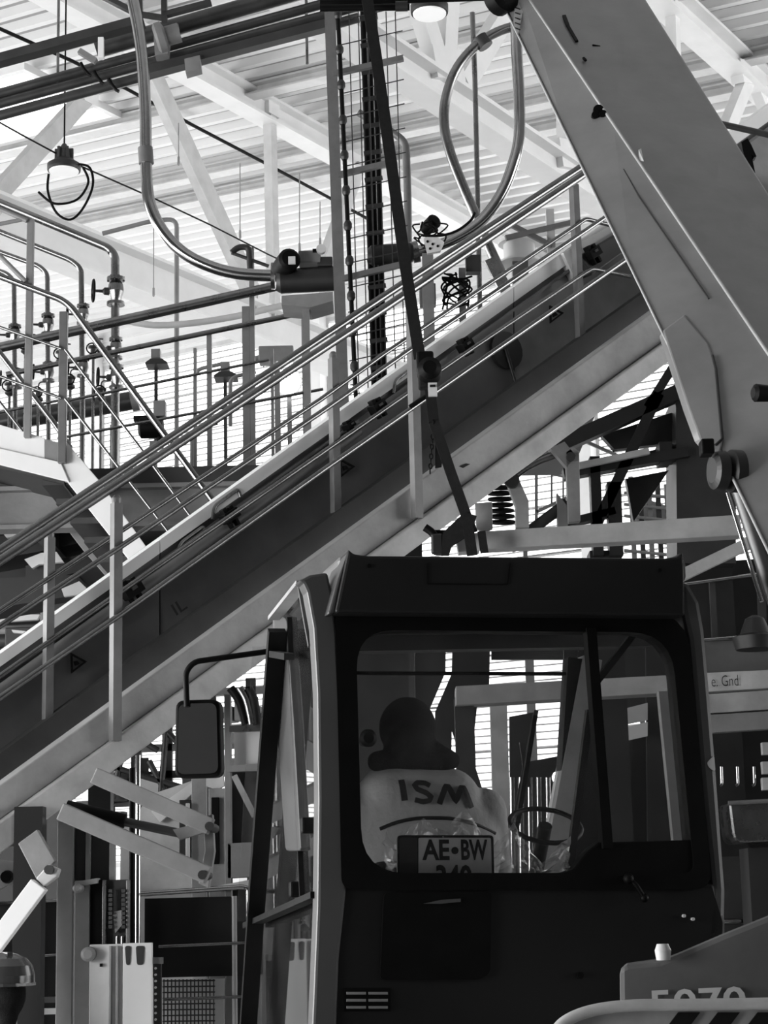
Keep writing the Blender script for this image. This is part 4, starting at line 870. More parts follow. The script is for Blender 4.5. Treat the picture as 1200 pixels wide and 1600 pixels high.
# chrome guard rails and the dark panels below
rg = T('chrome_guard_rail', 'chrome guard rail frame around dark panels at lower left', 'railing', V((P(300, 1600, 10.1).x, 10.1, 0)))
q = P(216, 1180, 10.12); MB().tube([V((q.x, 10.12, 0)), q], WM(4, 10.1), 10).build('upright', 'chrome', rg); q = P(207, 1200, 10.2); MB().tube([V((q.x, 10.2, 0)), q], WM(5, 10.1), 10).build('upright', 'black', rg)
tp = P(388, 1388, 10.1); MB().tube(bend([P(219, 1397, 10.1), P(378, 1386, 10.1), tp, V((tp.x, 10.1, 0))], .08), WM(4, 10.1), 10).build('top_rail', 'chrome', rg)
MB().tube([P(248, 1479, 10.1), P(386, 1473, 10.1)], WM(2.5, 10.1), 10).build('mid_rail', 'rail', rg); MB().tube([P(255, 1562, 10.1), P(386, 1557, 10.1)], WM(2.5, 10.1), 10).build('mid_rail', 'rail', rg)
q = P(366, 1400, 10.16); MB().tube([V((q.x, 10.16, 0)), q], WM(4, 10.1), 8).build('upright', 'mid', rg)
a, b = P(226, 1404, 10.25), P(384, 1400, 10.25); MB().prism([V((a.x, 10.25, P(226, 1528, 10.25).z)), V((b.x, 10.25, P(226, 1528, 10.25).z)), b, a], V((0, .05, 0))).build('infill_panel', 'cab_rear', rg)
MB().box(P(300, 1570, 10.4), .34, .02, .26).build('grille_back', 'pale', rg)
for k in range(14): MB().tube([P(256 + k * 6, 1530, 10.28), P(256 + k * 6, 1610, 10.28)], .004, 5).build('grille_wire', 'dark', rg)
for k in range(9): MB().tube([P(254, 1533 + k * 9, 10.27), P(336, 1532 + k * 9, 10.27)], .004, 5).build('grille_wire', 'dark', rg)
ll = T('dark_guard_panel', 'dark guard panel with chrome rails left of the lift mast', 'guard', V((P(40, 1600, 10.4).x, 10.4, 0)))
a, b = P(-60, 1412, 10.4), P(92, 1408, 10.4); MB().prism([V((a.x, 10.4, 0)), V((b.x, 10.4, 0)), b, a], V((0, .06, 0))).build('panel', 'cab_rear', ll)
for y0 in (1411, 1496): MB().tube([P(-60, y0 + 3, 10.35), P(90, y0 - 4, 10.35)], WM(2.5, 10.4), 8).build('rail', 'chrome', ll)
MB().tube([P(-60, 1332, 10.3), P(42, 1312, 10.3)], WM(6, 10.3), 10).build('pipe', 'steel', ll)
poly(ll, 'bearing_plate', 'beam', 10.3, [(-20, 1340), (50, 1350), (60, 1370), (20, 1378), (-20, 1400)], .08); MB().lathe(P(9, 1370, 10.25), V((0, 1, 0)), [(0, .03), (.04, .035)], 14).build('bolt', 'black', ll)
for y in (1562, 1580): MB().box(P(78, y, 10.3), .1, .05, .03).build('clip', 'beam_lt' if y > 1570 else 'dark', ll)

# far rack glimpsed under the conveyor, lower left
fk = T('storage_rack', 'cluttered rack far back under the conveyor, left of the mirror', 'rack', V((P(230, 1300, 19).x, 19, 0)))
for x in (172, 214, 262, 330, 392): q = P(x, 1060, 19); MB().bar(V((q.x, 19, 0)), q, .1, .1).build('rack_post', 'dark', fk)
for k in range(6): MB().bar(P(120, 1090 + k * 42, 19), P(420, 1078 + k * 42, 19), .07, .1).build('rack_shelf', ['mid', 'dark'][k % 2], fk)
Rk = random.Random(11)
for k in range(40):
    x, y = Rk.uniform(130, 400), Rk.choice([1090 + j * 42 for j in range(1, 6)]) - 6; s_ = Rk.uniform(.08, .26); MB().box(P(x, y - s_ * 75, 18.9), s_, .2, s_ * Rk.uniform(.5, 1.3), Rk.uniform(-.3, .3)).build('stored_part', Rk.choice(['dark', 'mid', 'charcoal', 'beam', 'pale']), fk)
for k in range(8): MB().tube([P(Rk.uniform(120, 300), Rk.uniform(1090, 1290), 18.7), P(Rk.uniform(200, 420), Rk.uniform(1090, 1290), 18.7)], .03, 6).build('brace', 'dark', fk)
# ================================================================ the mobile crane: cab, boom, hood
CR = vplane(P(510, 1300, 6.85), P(1110, 1300, 7.17)); nf = CR.n.copy(); hr = V((nf.y, -nf.x, 0))
S = Plane(CR.hit(503, 1300), hr)
crane = T('mobile_crane', 'mobile crane with dark cab seen from behind and raised grey boom', 'crane', V((CR.hit(800, 1300).x, CR.hit(800, 1300).y + .6, 0)))
def cpoly(nm, mt, pts, off=0.0, dp=.05, bev=0.0, pl=CR, par=None, vec=None):
    q = pl.shift(off) if pl is CR else Plane(pl.o + hr * off, pl.n)
    return MB().prism([q.hit(x, y) for x, y in pts], (nf if pl is CR else hr) * dp if vec is None else vec).build(nm, mt, par or crane, bev)
def crod(nm, mt, a, b, wpx, off=0.0, dp=.04, pl=CR, par=None):
    q = pl.shift(off) if pl is CR else Plane(pl.o + hr * off, pl.n)
    p0, p1 = q.hit(*a), q.hit(*b); return MB().bar(p0, p1, WM(wpx, p0.y), dp, up=tuple(q.n)).build(nm, mt, par or crane)
# rear of the cab
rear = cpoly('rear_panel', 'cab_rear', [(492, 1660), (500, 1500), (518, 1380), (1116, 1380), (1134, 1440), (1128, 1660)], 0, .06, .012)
outer = rloop([(524, 950), (1074, 954), (1113, 1390), (534, 1390)], [20, 70, 30, 20], 6)
inner = rloop([(556, 984), (1048, 988), (1085, 1364), (566, 1364)], [62, 66, 18, 70], 6)
sur = MB().ring([CR.shift(-.015).hit(*p) for p in outer], [CR.shift(-.015).hit(*p) for p in inner], nf * .09).build('window_surround', 'black', crane)
cpoly('window_pane', 'glass_rear', inner, .03, .005)
cpoly('corner_filler', 'black', [(872, 1367), (896, 1358), (918, 1330), (936, 1316), (1090, 1312), (1096, 1367)], -.01, .07, .006)
crod('window_divider', 'black', (921, 982), (947, 1326), 16, -.005, .05)
crod('window_bar', 'black', (552, 1052), (884, 1053), 5.5, .09, .015)
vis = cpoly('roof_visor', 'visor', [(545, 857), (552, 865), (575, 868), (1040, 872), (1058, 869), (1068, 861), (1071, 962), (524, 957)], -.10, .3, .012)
for a, b in [((668, 880), (668, 912)), ((668, 912), (793, 913)), ((793, 913), (797, 880))]: crod('seam', 'black', a, b, 1.6, -.102, .004, par=vis)
for (x, y) in [(577, 884), (1031, 891)]: MB().lathe(CR.shift(-.105).hit(x, y), nf, [(0, .008), (.02, .008)], 8).build('screw', 'black', vis)
MB().box(CR.shift(-.03).hit(684, 943), .05, .04, .02).build('work_light', 'steel', vis)
cpoly('visor_cheek', 'cab_paint', [(545, 857), (527, 905), (512, 960), (524, 957)], -.08, .25, .008)
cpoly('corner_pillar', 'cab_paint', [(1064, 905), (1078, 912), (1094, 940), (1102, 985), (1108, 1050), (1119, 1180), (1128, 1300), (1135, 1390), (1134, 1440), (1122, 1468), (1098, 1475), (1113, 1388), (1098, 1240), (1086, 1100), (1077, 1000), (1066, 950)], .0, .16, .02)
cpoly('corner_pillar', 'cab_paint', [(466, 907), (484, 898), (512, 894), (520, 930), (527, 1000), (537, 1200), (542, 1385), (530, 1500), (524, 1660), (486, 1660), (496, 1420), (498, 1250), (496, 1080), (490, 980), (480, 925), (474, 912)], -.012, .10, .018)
# roof, floor and inner walls
rt = [CR.shift(.02).hit(530, 905), CR.shift(.02).hit(1075, 908)]
MB().prism([rt[0], rt[1], rt[1] + nf * 1.5, rt[0] + nf * 1.5], UP * .09).build('roof', 'panel', crane, .02)
zf = 1.32
fl_ = [V((p.x, p.y, zf)) for p in (rt[0], rt[1], rt[1] + nf * 1.5, rt[0] + nf * 1.5)]
MB().prism(fl_, UP * .08).build('cab_floor', 'black', crane)
MB().prism([fl_[2] - nf * .35, fl_[3] - nf * .35, fl_[3], fl_[2]], UP * .75).build('dashboard', 'charcoal', crane, .03)
# left side: door frame, glass, pillar
crod('cant_rail', 'beam', (473, 910), (428, 966), 7, 0, .05, S); crod('door_frame', 'cab_paint', (474, 910), (492, 1010), 6, 0, .05, S)
crod('front_pillar', 'black', (433, 985), (399, 1430), 17, -.02, .07, S); crod('front_pillar', 'black', (400, 1420), (384, 1660), 12, -.02, .07, S)
dp_ = cpoly('door_trim', 'dark', rloop([(428, 953), (447, 966), (458, 1120), (470, 1330), (446, 1330), (430, 1100)], 5, 2), .02, .03, .004, S)
crod('door_strip', 'black', (452, 965), (472, 1400), 5, .03, .02, S)
cpoly('door_pane', 'glass_side', [(436, 958), (472, 916), (494, 940), (500, 1200), (494, 1398), (404, 1432), (432, 1000)], .04, .005, 0, S)
crod('door_rail', 'black', (388, 1446), (496, 1398), 8, -.01, .05, S)
cpoly('lower_pane', 'glass_side', [(396, 1448), (494, 1404), (492, 1660), (384, 1660)], .04, .005, 0, S)
cpoly('grab_panel', 'black', rloop([(450, 1096), (500, 1094), (502, 1214), (456, 1216)], 12, 3), .10, .03, 0, S)
crod('door_hinge', 'rubber', (428, 1022), (452, 1026), 10, -.03, .04, S); MB().ball(S.hit(424, 998), .018).build('hinge_knob', 'black', crane)
for (x, y) in [(470, 1290), (452, 1390)]: MB().box(S.hit(x, y) + hr * .06, .05, .12, .06, math.atan2(nf.y, nf.x)).build('door_lock', 'black', crane, .008)
# front and right of the cab seen through the rear window
FR = CR.shift(1.48)
for nm, mt, a, b, wpx, dp in [('front_pillar', 'beam', (921, 1030), (852, 1400), 31, .1), ('pillar_cover', 'black', (896, 1030), (880, 1300), 26, .08), ('wiper_arm', 'black', (836, 1118), (806, 1300), 7, .02), ('front_header', 'charcoal', (430, 1010), (1010, 1000), 24, .1)]:
    p0, p1 = FR.hit(*a), FR.hit(*b); MB().bar(p0, p1, WM(wpx, p0.y), dp, up=tuple(nf)).build(nm, mt, crane)
a = CR.shift(.8); p0, p1 = a.hit(1000, 978), a.hit(924, 1076); MB().bar(p0, p1, WM(10, 7.8), .03, up=tuple(nf)).build('roof_brace', 'black', crane)
p0, p1 = a.hit(921, 1110), a.hit(886, 1385); MB().bar(p0, p1, WM(11, 7.8), .03, up=tuple(nf)).build('door_edge', 'black', crane)
MB().prism([FR.hit(x, y) for x, y in [(395, 1010), (905, 1010), (850, 1440), (370, 1440)]], nf * .006).build('windscreen', 'glass_rear', crane)
p0, p1 = a.hit(1043, 1080), a.hit(1068, 1330); MB().bar(p0, p1, WM(34, 7.8), .03, up=tuple(nf)).build('side_trim', 'mid', crane)
wc = CR.shift(1.0).hit(852, 1290); ax = (V((0, 0, 1)) * .85 - nf * .5).normalized(); x_ = hr; y_ = ax.cross(x_)
MB().tube([wc + (x_ * math.cos(t / 24 * math.tau) + y_ * math.sin(t / 24 * math.tau)) * .15 for t in range(25)], .011, 8, False).build('steering_wheel', 'black', crane)
MB().tube([wc, wc - ax * .5 + nf * .1], .03, 10).build('steering_column', 'black', crane)
MB().lathe(CR.shift(.35).hit(571, 1155), -nf, [(0, .03), (.05, .034), (.06, .02)], 14).build('speaker', 'black', crane)
# seat
sb = CR.shift(.42).hit(668, 1345); 
MB().prism([CR.shift(.5).hit(x, y) for x, y in rloop([(585, 1345), (760, 1345), (765, 1460), (580, 1460)], 20, 4)], nf * .12).build('seat_back', 'rubber', crane, .02)
q = CR.shift(.85).hit(668, 1445); MB().box(q, .5, .5, .14, math.atan2(hr.y, hr.x)).build('seat_cushion', 'rubber', crane, .03); MB().box((q.x, q.y, (q.z + zf) / 2), .3, .3, q.z - zf, 0).build('seat_base', 'black', crane)
# fittings on the rear panel
cpoly('recess_cover', 'black', rloop([(600, 1395), (768, 1393), (766, 1520), (750, 1531), (594, 1531)], 8, 3), -.012, .03)
cpoly('cover_handle', 'steel', [(662, 1412), (690, 1406), (720, 1404), (720, 1409), (690, 1412)], -.02, .008)
for r_ in range(3):
    for c_ in range(2): cpoly('louvre', 'mid', [(542 + c_ * 34, 1550 + r_ * 11), (572 + c_ * 34, 1550 + r_ * 11), (572 + c_ * 34, 1554 + r_ * 11), (542 + c_ * 34, 1554 + r_ * 11)], -.012, .014)
cpoly('louvre_bed', 'black', [(538, 1544), (610, 1544), (610, 1580), (538, 1580)], -.004, .008)
la_ = MB(); la_.tube(bend([CR.shift(-.03).hit(982, 1372), CR.shift(-.04).hit(994, 1382), CR.shift(-.04).hit(1006, 1402)], .02), .009, 8); la_.ball(CR.shift(-.04).hit(1007, 1403), .016); la_.ball(CR.shift(-.03).hit(982, 1373), .02)
la_.build('window_latch', 'black', crane)
for (x, y, r_, mt) in [(1036, 1383, .014, 'black'), (907, 1524, .012, 'black'), (1069, 1431, .006, 'plate_white'), (1083, 1436, .006, 'plate_white')]: MB().lathe(CR.shift(-.01).hit(x, y), nf, [(-.004, r_), (.02, r_)], 12).build('plug', mt, crane)
cpoly('side_marker', 'plate_white', rloop([(1104, 1192), (1116, 1180), (1118, 1206), (1108, 1200)], 4, 2), -.002, .04)
# mirror on its arm
mi = T_m = MB().tube(bend([P(432, 1016, 7.9), P(360, 1026, 7.85), P(303, 1034, 7.8), P(290, 1050, 7.8), P(292, 1104, 7.8)], .06), WM(4.6, 7.8), 10).build('mirror_arm', 'black', crane)
mo_ = rloop([(274, 1094), (343, 1092), (346, 1214), (272, 1216)], 14, 4); mi_ = rloop([(279, 1100), (338, 1098), (341, 1208), (277, 1210)], 12, 4)
mh = MB().prism([P(x, y, 7.82) for x, y in mo_], V((.01, .07, 0))).build('mirror_housing', 'black', crane, .01)
MB().prism([P(x, y, 7.82 - .012 * (x - 272) / 70 - .006) for x, y in mi_], V((0, .01, 0))).build('mirror_glass', 'mirror', mh)
# boom
def lerp(a, b, t): return a + (b - a) * t
Lb, Cb, Rb = P(1122, 700, 7.45), P(1299, 700, 7.3), P(1453, 700, 7.45)
Lt, Ct, Rt = P(768, -30, 10.6), P(807, -30, 10.45), P(991, -30, 10.6)
def sect(t):
    L_, C_, R_ = lerp(Lb, Lt, t), lerp(Cb, Ct, t), lerp(Rb, Rt, t); k = (R_ - L_).length
    return [L_, C_, R_, R_ + V((.02, .5 * k, .1 * k)), L_ + V((.35 * k, .5 * k, .1 * k))]
ts = [-.6, -.3, 0, .3, .6, 1.0, 1.12]; m = MB(); vs = []
for t in ts: vs += sect(t)
m.add(vs, [(i * 5 + j, i * 5 + (j + 1) % 5, (i + 1) * 5 + (j + 1) % 5, (i + 1) * 5 + j) for i in range(len(ts) - 1) for j in range(5)] + [tuple(range(5)), tuple(range(len(vs) - 5, len(vs)))])
boom = m.build('boom', 'boom', crane, .012); boom['label'] = 'grey telescopic boom section'
def onboom(px, py, lift=.012):
    """point on the visible boom faces under a pixel"""
    d = ray(px, py); best = None
    for (a, b, c) in [(Lb, Cb, Lt), (Cb, Rb, Ct), (Lt, Ct, Cb)]:
        n = (b - a).cross(c - a).normalized(); t = (a - EYE).dot(n) / d.dot(n)
        if best is None: best = []
        best.append((t, n))
    x_c = 827 + .674 * py
    t, n = best[0] if px < x_c else best[1]
    if n.y > 0: n = -n
    return EYE + d * t + n * lift
MB().tube([lerp(Cb, Ct, t) + V((0, -.006, 0)) for t in (-.6, .3, .7, 1.1)], .008, 6).build('edge_bead', 'beam_lt', boom)
MB().tube([lerp(Lb, Lt, t) + V((0, -.002, 0)) for t in (-.6, .3, .7, 1.1)], .006, 6).build('edge_bead', 'beam_lt', boom)
MB().tube([onboom(x, y, .012) for x, y in [(975, 268), (1000, 312), (1050, 385), (1108, 470)]], .004, 6).build('groove', 'charcoal', boom)
for (x, y, r_) in [(935, 178, .028), (930, 186, .02), (942, 184, .02)]: MB().lathe(onboom(x, y), V((0, -1, 0)), [(-.03, r_), (.03, r_)], 12).build('stop_bolt', 'black', boom)
for a, b, w_ in [((880, 30), (886, 46), .02), ((886, 46), (900, 70), .016), ((924, 77), (936, 79), .014), ((910, 96), (914, 100), .012), ((1062, 116), (1078, 122), .012)]:
    MB().bar(onboom(*a, .02), onboom(*b, .02), w_, .012).build('scratch', 'black', boom)
MB().prism([onboom(x, y, .02) for x, y in [(806, 8), (820, 14), (810, 62), (803, 40)]], V((0, -.003, 0))).build('sticker', 'beam_lt', boom)
for k in range(5): MB().bar(onboom(806, 18 + k * 8, .026), onboom(814, 21 + k * 8, .026), .006, .002).build('sticker_line', 'print_dark', boom)
MB().prism([onboom(x, y, .02) for x, y in [(996, 240), (1000, 238), (1004, 258), (999, 256)]], V((0, -.003, 0))).build('chipped_paint', 'pale', boom)
fp = [(1036, 520), (1070, 495), (1108, 540), (1120, 575), (1124, 600), (1131, 690), (1126, 712), (1108, 706), (1094, 690), (1076, 642)]
MB().prism([onboom(x, y, .012) for x, y in fp], V((.02, .25, .05))).build('boom_foot', 'boom', crane, .008)
MB().tube([onboom(x, y, .014) for x, y in [(1114, 560), (1119, 580), (1129, 690), (1118, 700)]], .006, 6).build('foot_seam', 'charcoal', crane)
MB().lathe(P(1112, 735, 7.35), V((1, .25, 0)), [(0, .05), (.01, .075), (.05, .08), (.06, .06), (.08, .085), (.12, .085)], 22).build('boom_roller', 'charcoal', crane)
MB().box(P(1104, 700, 7.3), .05, .08, .06).build('roller_bracket', 'black', crane, .006)
MB().lathe(P(1184, 614, 6.9), V((-1, -.3, 0)), [(-.06, .03), (.01, .034), (.02, .02)], 10).build('side_bolt', 'black', crane)
MB().tube([P(1137, 770, 7.3), P(1190, 940, 7.2)], .008, 8).build('cylinder_edge', 'chrome', crane)
MB().tube([P(1158, 762, 7.5), P(1232, 990, 7.4)], WM(17, 7.4), 16).build('lift_cylinder', 'pipe_dark', crane); MB().tube([P(1172, 770, 7.42), P(1240, 965, 7.3)], WM(3, 7.4), 8).build('hydraulic_pipe', 'steel', crane)
# engine hood with its number and the front fender with hazard stripes
hp = [(968, 1680), (966, 1512), (978, 1505), (1030, 1500), (1060, 1488), (1130, 1458), (1200, 1430), (1330, 1412), (1330, 1680)]
HY = 6.25
MB().prism([P(x, y, HY) for x, y in hp], V((.2, .55, 0))).build('engine_hood', 'panel', crane, .02)
MB().lathe(P(1036, 1490, HY - .02), UP, [(-.02, .022), (.01, .026), (.03, .018)], 14).build('cap_bolt', 'plate_white', crane)
text_mb('5070', P(1016, 1592, HY - .006), V((1, 0, .023)).normalized(), UP, WM(146, HY), WM(42, HY), V((0, -.004, 0)), .015).build('model_number', 'pale', crane)
FY = 5.9
rim = [P(x, y, FY) for x, y in [(850, 1650), (868, 1612), (890, 1592), (930, 1578), (990, 1571), (1080, 1570), (1330, 1566)]]
MB().tube(smooth_path(rim, 5), WM(9, FY), 12).build('fender_rim', 'beam_lt', crane)
MB().prism([P(x, y, FY + .02) for x, y in [(862, 1660), (880, 1606), (930, 1584), (990, 1576), (1330, 1572), (1330, 1660)]], V((0, .2, 0))).build('fender_panel', 'beam', crane)
for k in range(4): MB().prism([P(x, y, FY + .012) for x, y in [(1046 + k * 62, 1600), (1060 + k * 62, 1582), (1094 + k * 62, 1582), (1064 + k * 62, 1622), (1030 + k * 62, 1622)]], V((0, .01, 0))).build('hazard_stripe', 'print_dark', crane)
# carrier and wheels below the frame of the picture
q = CR.shift(.6).hit(800, 1560)
MB().box((q.x, q.y + .2, 1.0), 2.0, 3.0, .62, math.atan2(hr.y, hr.x)).build('carrier', 'dark', crane, .03)
for sx in (-1, 1):
    for sy in (-1, 1):
        c = V((q.x, q.y + .2, .55)) + hr * sx * .85 + nf * sy * 1.0
        wh = MB().lathe(c - hr * .16, hr, [(0, .36), (.02, .5), (.06, .55), (.26, .55), (.3, .5), (.32, .36)], 28).build('wheel', 'rubber', crane); MB().lathe(c - hr * .17, hr, [(0, .2), (.34, .2)], 18).build('rim', 'mid', wh)
be = sum(sect(-.55), V((0, 0, 0))) / 5
MB().box((be.x, be.y, (be.z + .8) / 2), .42, .5, be.z - .8).build('boom_mount', 'charcoal', crane, .02)
MB().bar(V((q.x + .6, q.y, 1.0)), V((be.x, be.y, 1.0)), .5, .4, up=(0, 0, 1)).build('mount_outrigger', 'dark', crane)

# number plate behind the rear window
npz = T('number_plate', 'two-line number plate standing inside the rear window', 'number plate', CR.shift(.07).hit(696, 1392))
NPL = CR.shift(.07)
plate = MB().prism([NPL.hit(x, y) for x, y in rloop([(621, 1305), (771, 1305), (773, 1394), (621, 1394)], 6, 3)], nf * .012).build('plate_board', 'print_dark', npz)
MB().prism([NPL.shift(-.003).hit(x, y) for x, y in rloop([(654, 1309), (767, 1309), (769, 1391), (654, 1391)], 3, 3)], nf * .004).build('plate_face', 'plate_white', npz)
MB().prism([NPL.shift(-.003).hit(x, y) for x, y in rloop([(625, 1309), (652, 1309), (652, 1391), (625, 1391)], 3, 3)], nf * .004).build('country_band', 'charcoal', npz)
o = NPL.shift(-.006); ex = (o.hit(760, 1345) - o.hit(660, 1345)).normalized()
text_mb('AE', o.hit(660, 1344), ex, UP, WM(44, 6.9), WM(32, 6.9), V((0, 0, 0)), .03).build('plate_letters', 'print_dark', npz)
text_mb('BW', o.hit(721, 1344), ex, UP, WM(43, 6.9), WM(32, 6.9), V((0, 0, 0)), .03).build('plate_letters', 'print_dark', npz)
text_mb('340', o.hit(682, 1391), ex, UP, WM(58, 6.9), WM(39, 6.9), V((0, 0, 0)), .03).build('plate_digits', 'print_dark', npz)
MB().lathe(o.hit(711, 1329), nf, [(-.001, .013), (.004, .013)], 14).build('seal', 'print_dark', npz)
# crumpled clear wrap along the window sill
pw = MB(); nu, nv_ = 34, 10; vs = []; R2 = random.Random(3)
for i in range(nu + 1):
    for j in range(nv_ + 1):
        x = 600 + 290 * i / nu; top = 1300 + 20 * math.sin(i * .7) + (28 if i > 24 else 0) - (30 * math.exp(-((x - 705) / 26) ** 2)) ; y = 1372 + (top - 1372) * j / nv_
        vs.append(CR.shift(.13 + R2.uniform(-.035, .035)).hit(x + R2.uniform(-4, 4), y + R2.uniform(-4, 4)))
pw.add(vs, [(i * (nv_ + 1) + j, (i + 1) * (nv_ + 1) + j, (i + 1) * (nv_ + 1) + j + 1, i * (nv_ + 1) + j + 1) for i in range(nu) for j in range(nv_)])
o = pw.build('plastic_wrap', 'wrap'); tag(o, 'crumpled clear plastic wrap on the sill behind the number plate', 'plastic wrap')

# lifting strap, chain hoist and lifted beam
ls = T('lifting_sling', 'black lifting sling with a chain hoist hanging across the conveyor', 'sling', P(735, 860, 9.35))
def band(pts, wpx, par, nm):
    for (a, b) in zip(pts[:-1], pts[1:]):
        MB().bar(P(*a), P(*b), WM(wpx, a[2]), .012).build(nm, 'webbing', par)
band([(571, -20, 10.3), (588, 90, 10.2), (612, 260, 10.0), (634, 420, 9.8), (656, 560, 9.6)], 19, ls, 'strap')
band([(672, 610, 9.5), (678, 660, 9.45), (705, 740, 9.4), (738, 832, 9.3)], 17, ls, 'strap')
band([(732, 826, 9.28), (738, 868, 9.28)], 17, ls, 'strap_loop'); band([(752, 830, 9.28), (757, 864, 9.28)], 13, ls, 'strap_loop')
MB().prism([P(x, y, 9.3) for x, y in [(692, 832), (726, 800), (745, 806), (736, 832), (706, 852), (702, 866), (690, 866)]], V((0, .05, 0))).build('strap_fold', 'webbing', ls)
MB().lathe(P(671, 580, 9.5), V((0, 1, 0)), [(-.08, .035), (-.06, .06), (.04, .065), (.06, .05)], 18).build('hoist_wheel', 'black', ls)
MB().box(P(664, 566, 9.55), .09, .09, .1).build('hoist_body', 'black', ls, .012); MB().box(P(661, 590, 9.55), .05, .08, .12).build('hoist_body', 'rubber', ls, .01)
MB().box(P(676, 609, 9.42), .045, .02, .07).build('rating_tag', 'plate_white', ls); MB().box(P(676, 603, 9.405), .028, .006, .012).build('tag_print', 'print_dark', ls)
MB().tube([P(668, 618, 9.5), P(640, 636, 9.5)], .012, 8).build('hoist_lever', 'black', ls)
for k in range(11):
    c = P(677 - k * .5, 660 + k * 7.6, 9.45); MB().tube([c + (V((1, 0, 0)) if k % 2 else V((0, 1, 0))) * .009 * math.cos(t / 8 * math.tau) + UP * .014 * math.sin(t / 8 * math.tau) for t in range(9)], .004, 5, False).build('chain_link', 'black', ls)
MB().prism([P(x, y, 9.46) for x, y in [(680, 655), (696, 690), (690, 728), (680, 730)]], V((0, .03, 0))).build('chain_bag', 'rubber', ls)
lb = T('lifted_beam', 'pale square beam lifted in the sling above the cab roof', 'beam', P(930, 862, 9.4))
MB().prism([P(x, y, 9.4) for x, y in [(756, 830), (1156, 804), (1160, 836), (757, 858)]], V((0, .12, 0))).build('beam_body', 'beam_lt', lb, .005)
MB().prism([P(x, y, 9.38) for x, y in [(712, 836), (748, 832), (750, 860), (716, 863)]], V((0, .1, 0))).build('beam_end', 'pale', lb, .004)
MB().prism([P(x, y, 9.45) for x, y in [(742, 786), (769, 784), (770, 826), (756, 832), (744, 826)]], V((0, .03, 0))).build('upright_plate', 'beam', lb, .003)
sh = T('shackle', 'small dark shackle left of the lifted beam', 'shackle', P(683, 866, 9.35))
MB().tube(bend([P(664, 824, 9.35), P(676, 832, 9.35), P(684, 846, 9.35)], .03), .02, 10).build('hook', 'black', sh); MB().box(P(683, 850, 9.35), .06, .05, .1).build('body', 'charcoal', sh, .01)
MB().prism([P(x, y, 9.36) for x, y in [(676, 828), (696, 828), (700, 842), (690, 866), (678, 866)]], V((0, .03, 0))).build('lug', 'black', sh)
hb_ = T('boom_head_bar', 'dark bar with fittings at the top edge holding the sling', 'bar', P(650, 15, 10.4))
MB().tube([P(500, 13, 10.4), P(640, 11, 10.4)], WM(6, 10.4), 10).build('bar_tube', 'black', hb_); MB().tube([P(500, 5, 10.5), P(810, -6, 10.5)], WM(6, 10.4), 10).build('bar_tube', 'black', hb_)
MB().lathe(P(618, 10, 10.3), V((1, 0, 0)), [(0, .03), (.07, .03)], 12).build('end_sleeve', 'charcoal', hb_)
MB().lathe(P(772, 2, 10.3), V((.6, -.8, 0)), [(0, .05), (.02, .1), (.1, .1), (.12, .06)], 18).build('sheave', 'black', hb_)
# ================================================================ people
def capsule(m, p, q, r1, r2, n=14):
    d = q - p; L_ = d.length; prof = []
    for k in range(6): a = math.pi / 2 * k / 5; prof.append((-r1 * math.cos(a), r1 * math.sin(a)))
    for k in range(6): a = math.pi / 2 * k / 5; prof.append((L_ + r2 * math.sin(a), r2 * math.cos(a)))
    m.lathe(p, d, prof, n)
def ellip(m, c, ex, ey, ez, n=18, k=12):
    vs = [c + ez]
    for i in range(1, k):
        a = math.pi * i / k; vs += [c + ez * math.cos(a) + (ex * math.cos(t / n * math.tau) + ey * math.sin(t / n * math.tau)) * math.sin(a) for t in range(n)]
    vs.append(c - ez); e = len(vs) - 1; fs = [(0, 1 + t, 1 + (t + 1) % n) for t in range(n)]
    for i in range(k - 2): fs += [(1 + i * n + t, 1 + i * n + (t + 1) % n, 1 + (i + 1) * n + (t + 1) % n, 1 + (i + 1) * n + t) for t in range(n)]
    fs += [(e, 1 + (k - 2) * n + t, 1 + (k - 2) * n + (t + 1) % n) for t in range(n)]; m.add(vs, fs, True)
def fuse(m, name, parent, mats, pick, voxel=.013, smooth=6):
    """one continuous surface out of overlapping volumes"""
    o = m.build(name, mats[0], parent)
    r = o.modifiers.new('remesh', 'REMESH'); r.mode = 'VOXEL'; r.voxel_size = voxel; r.use_smooth_shade = True
    s_ = o.modifiers.new('smooth', 'SMOOTH'); s_.iterations = smooth; s_.factor = .5
    dg = bpy.context.evaluated_depsgraph_get(); me = bpy.data.meshes.new_from_object(o.evaluated_get(dg))
    old = o.data; o.modifiers.clear(); o.data = me; bpy.data.meshes.remove(old); me.name = name
    me.materials.clear()
    for k in mats: me.materials.append(MAT[k])
    base = BASE[parent.name] if parent else V(o.location)
    for p in me.polygons:
        p.material_index = pick(p.center + base); p.use_smooth = True
    return o
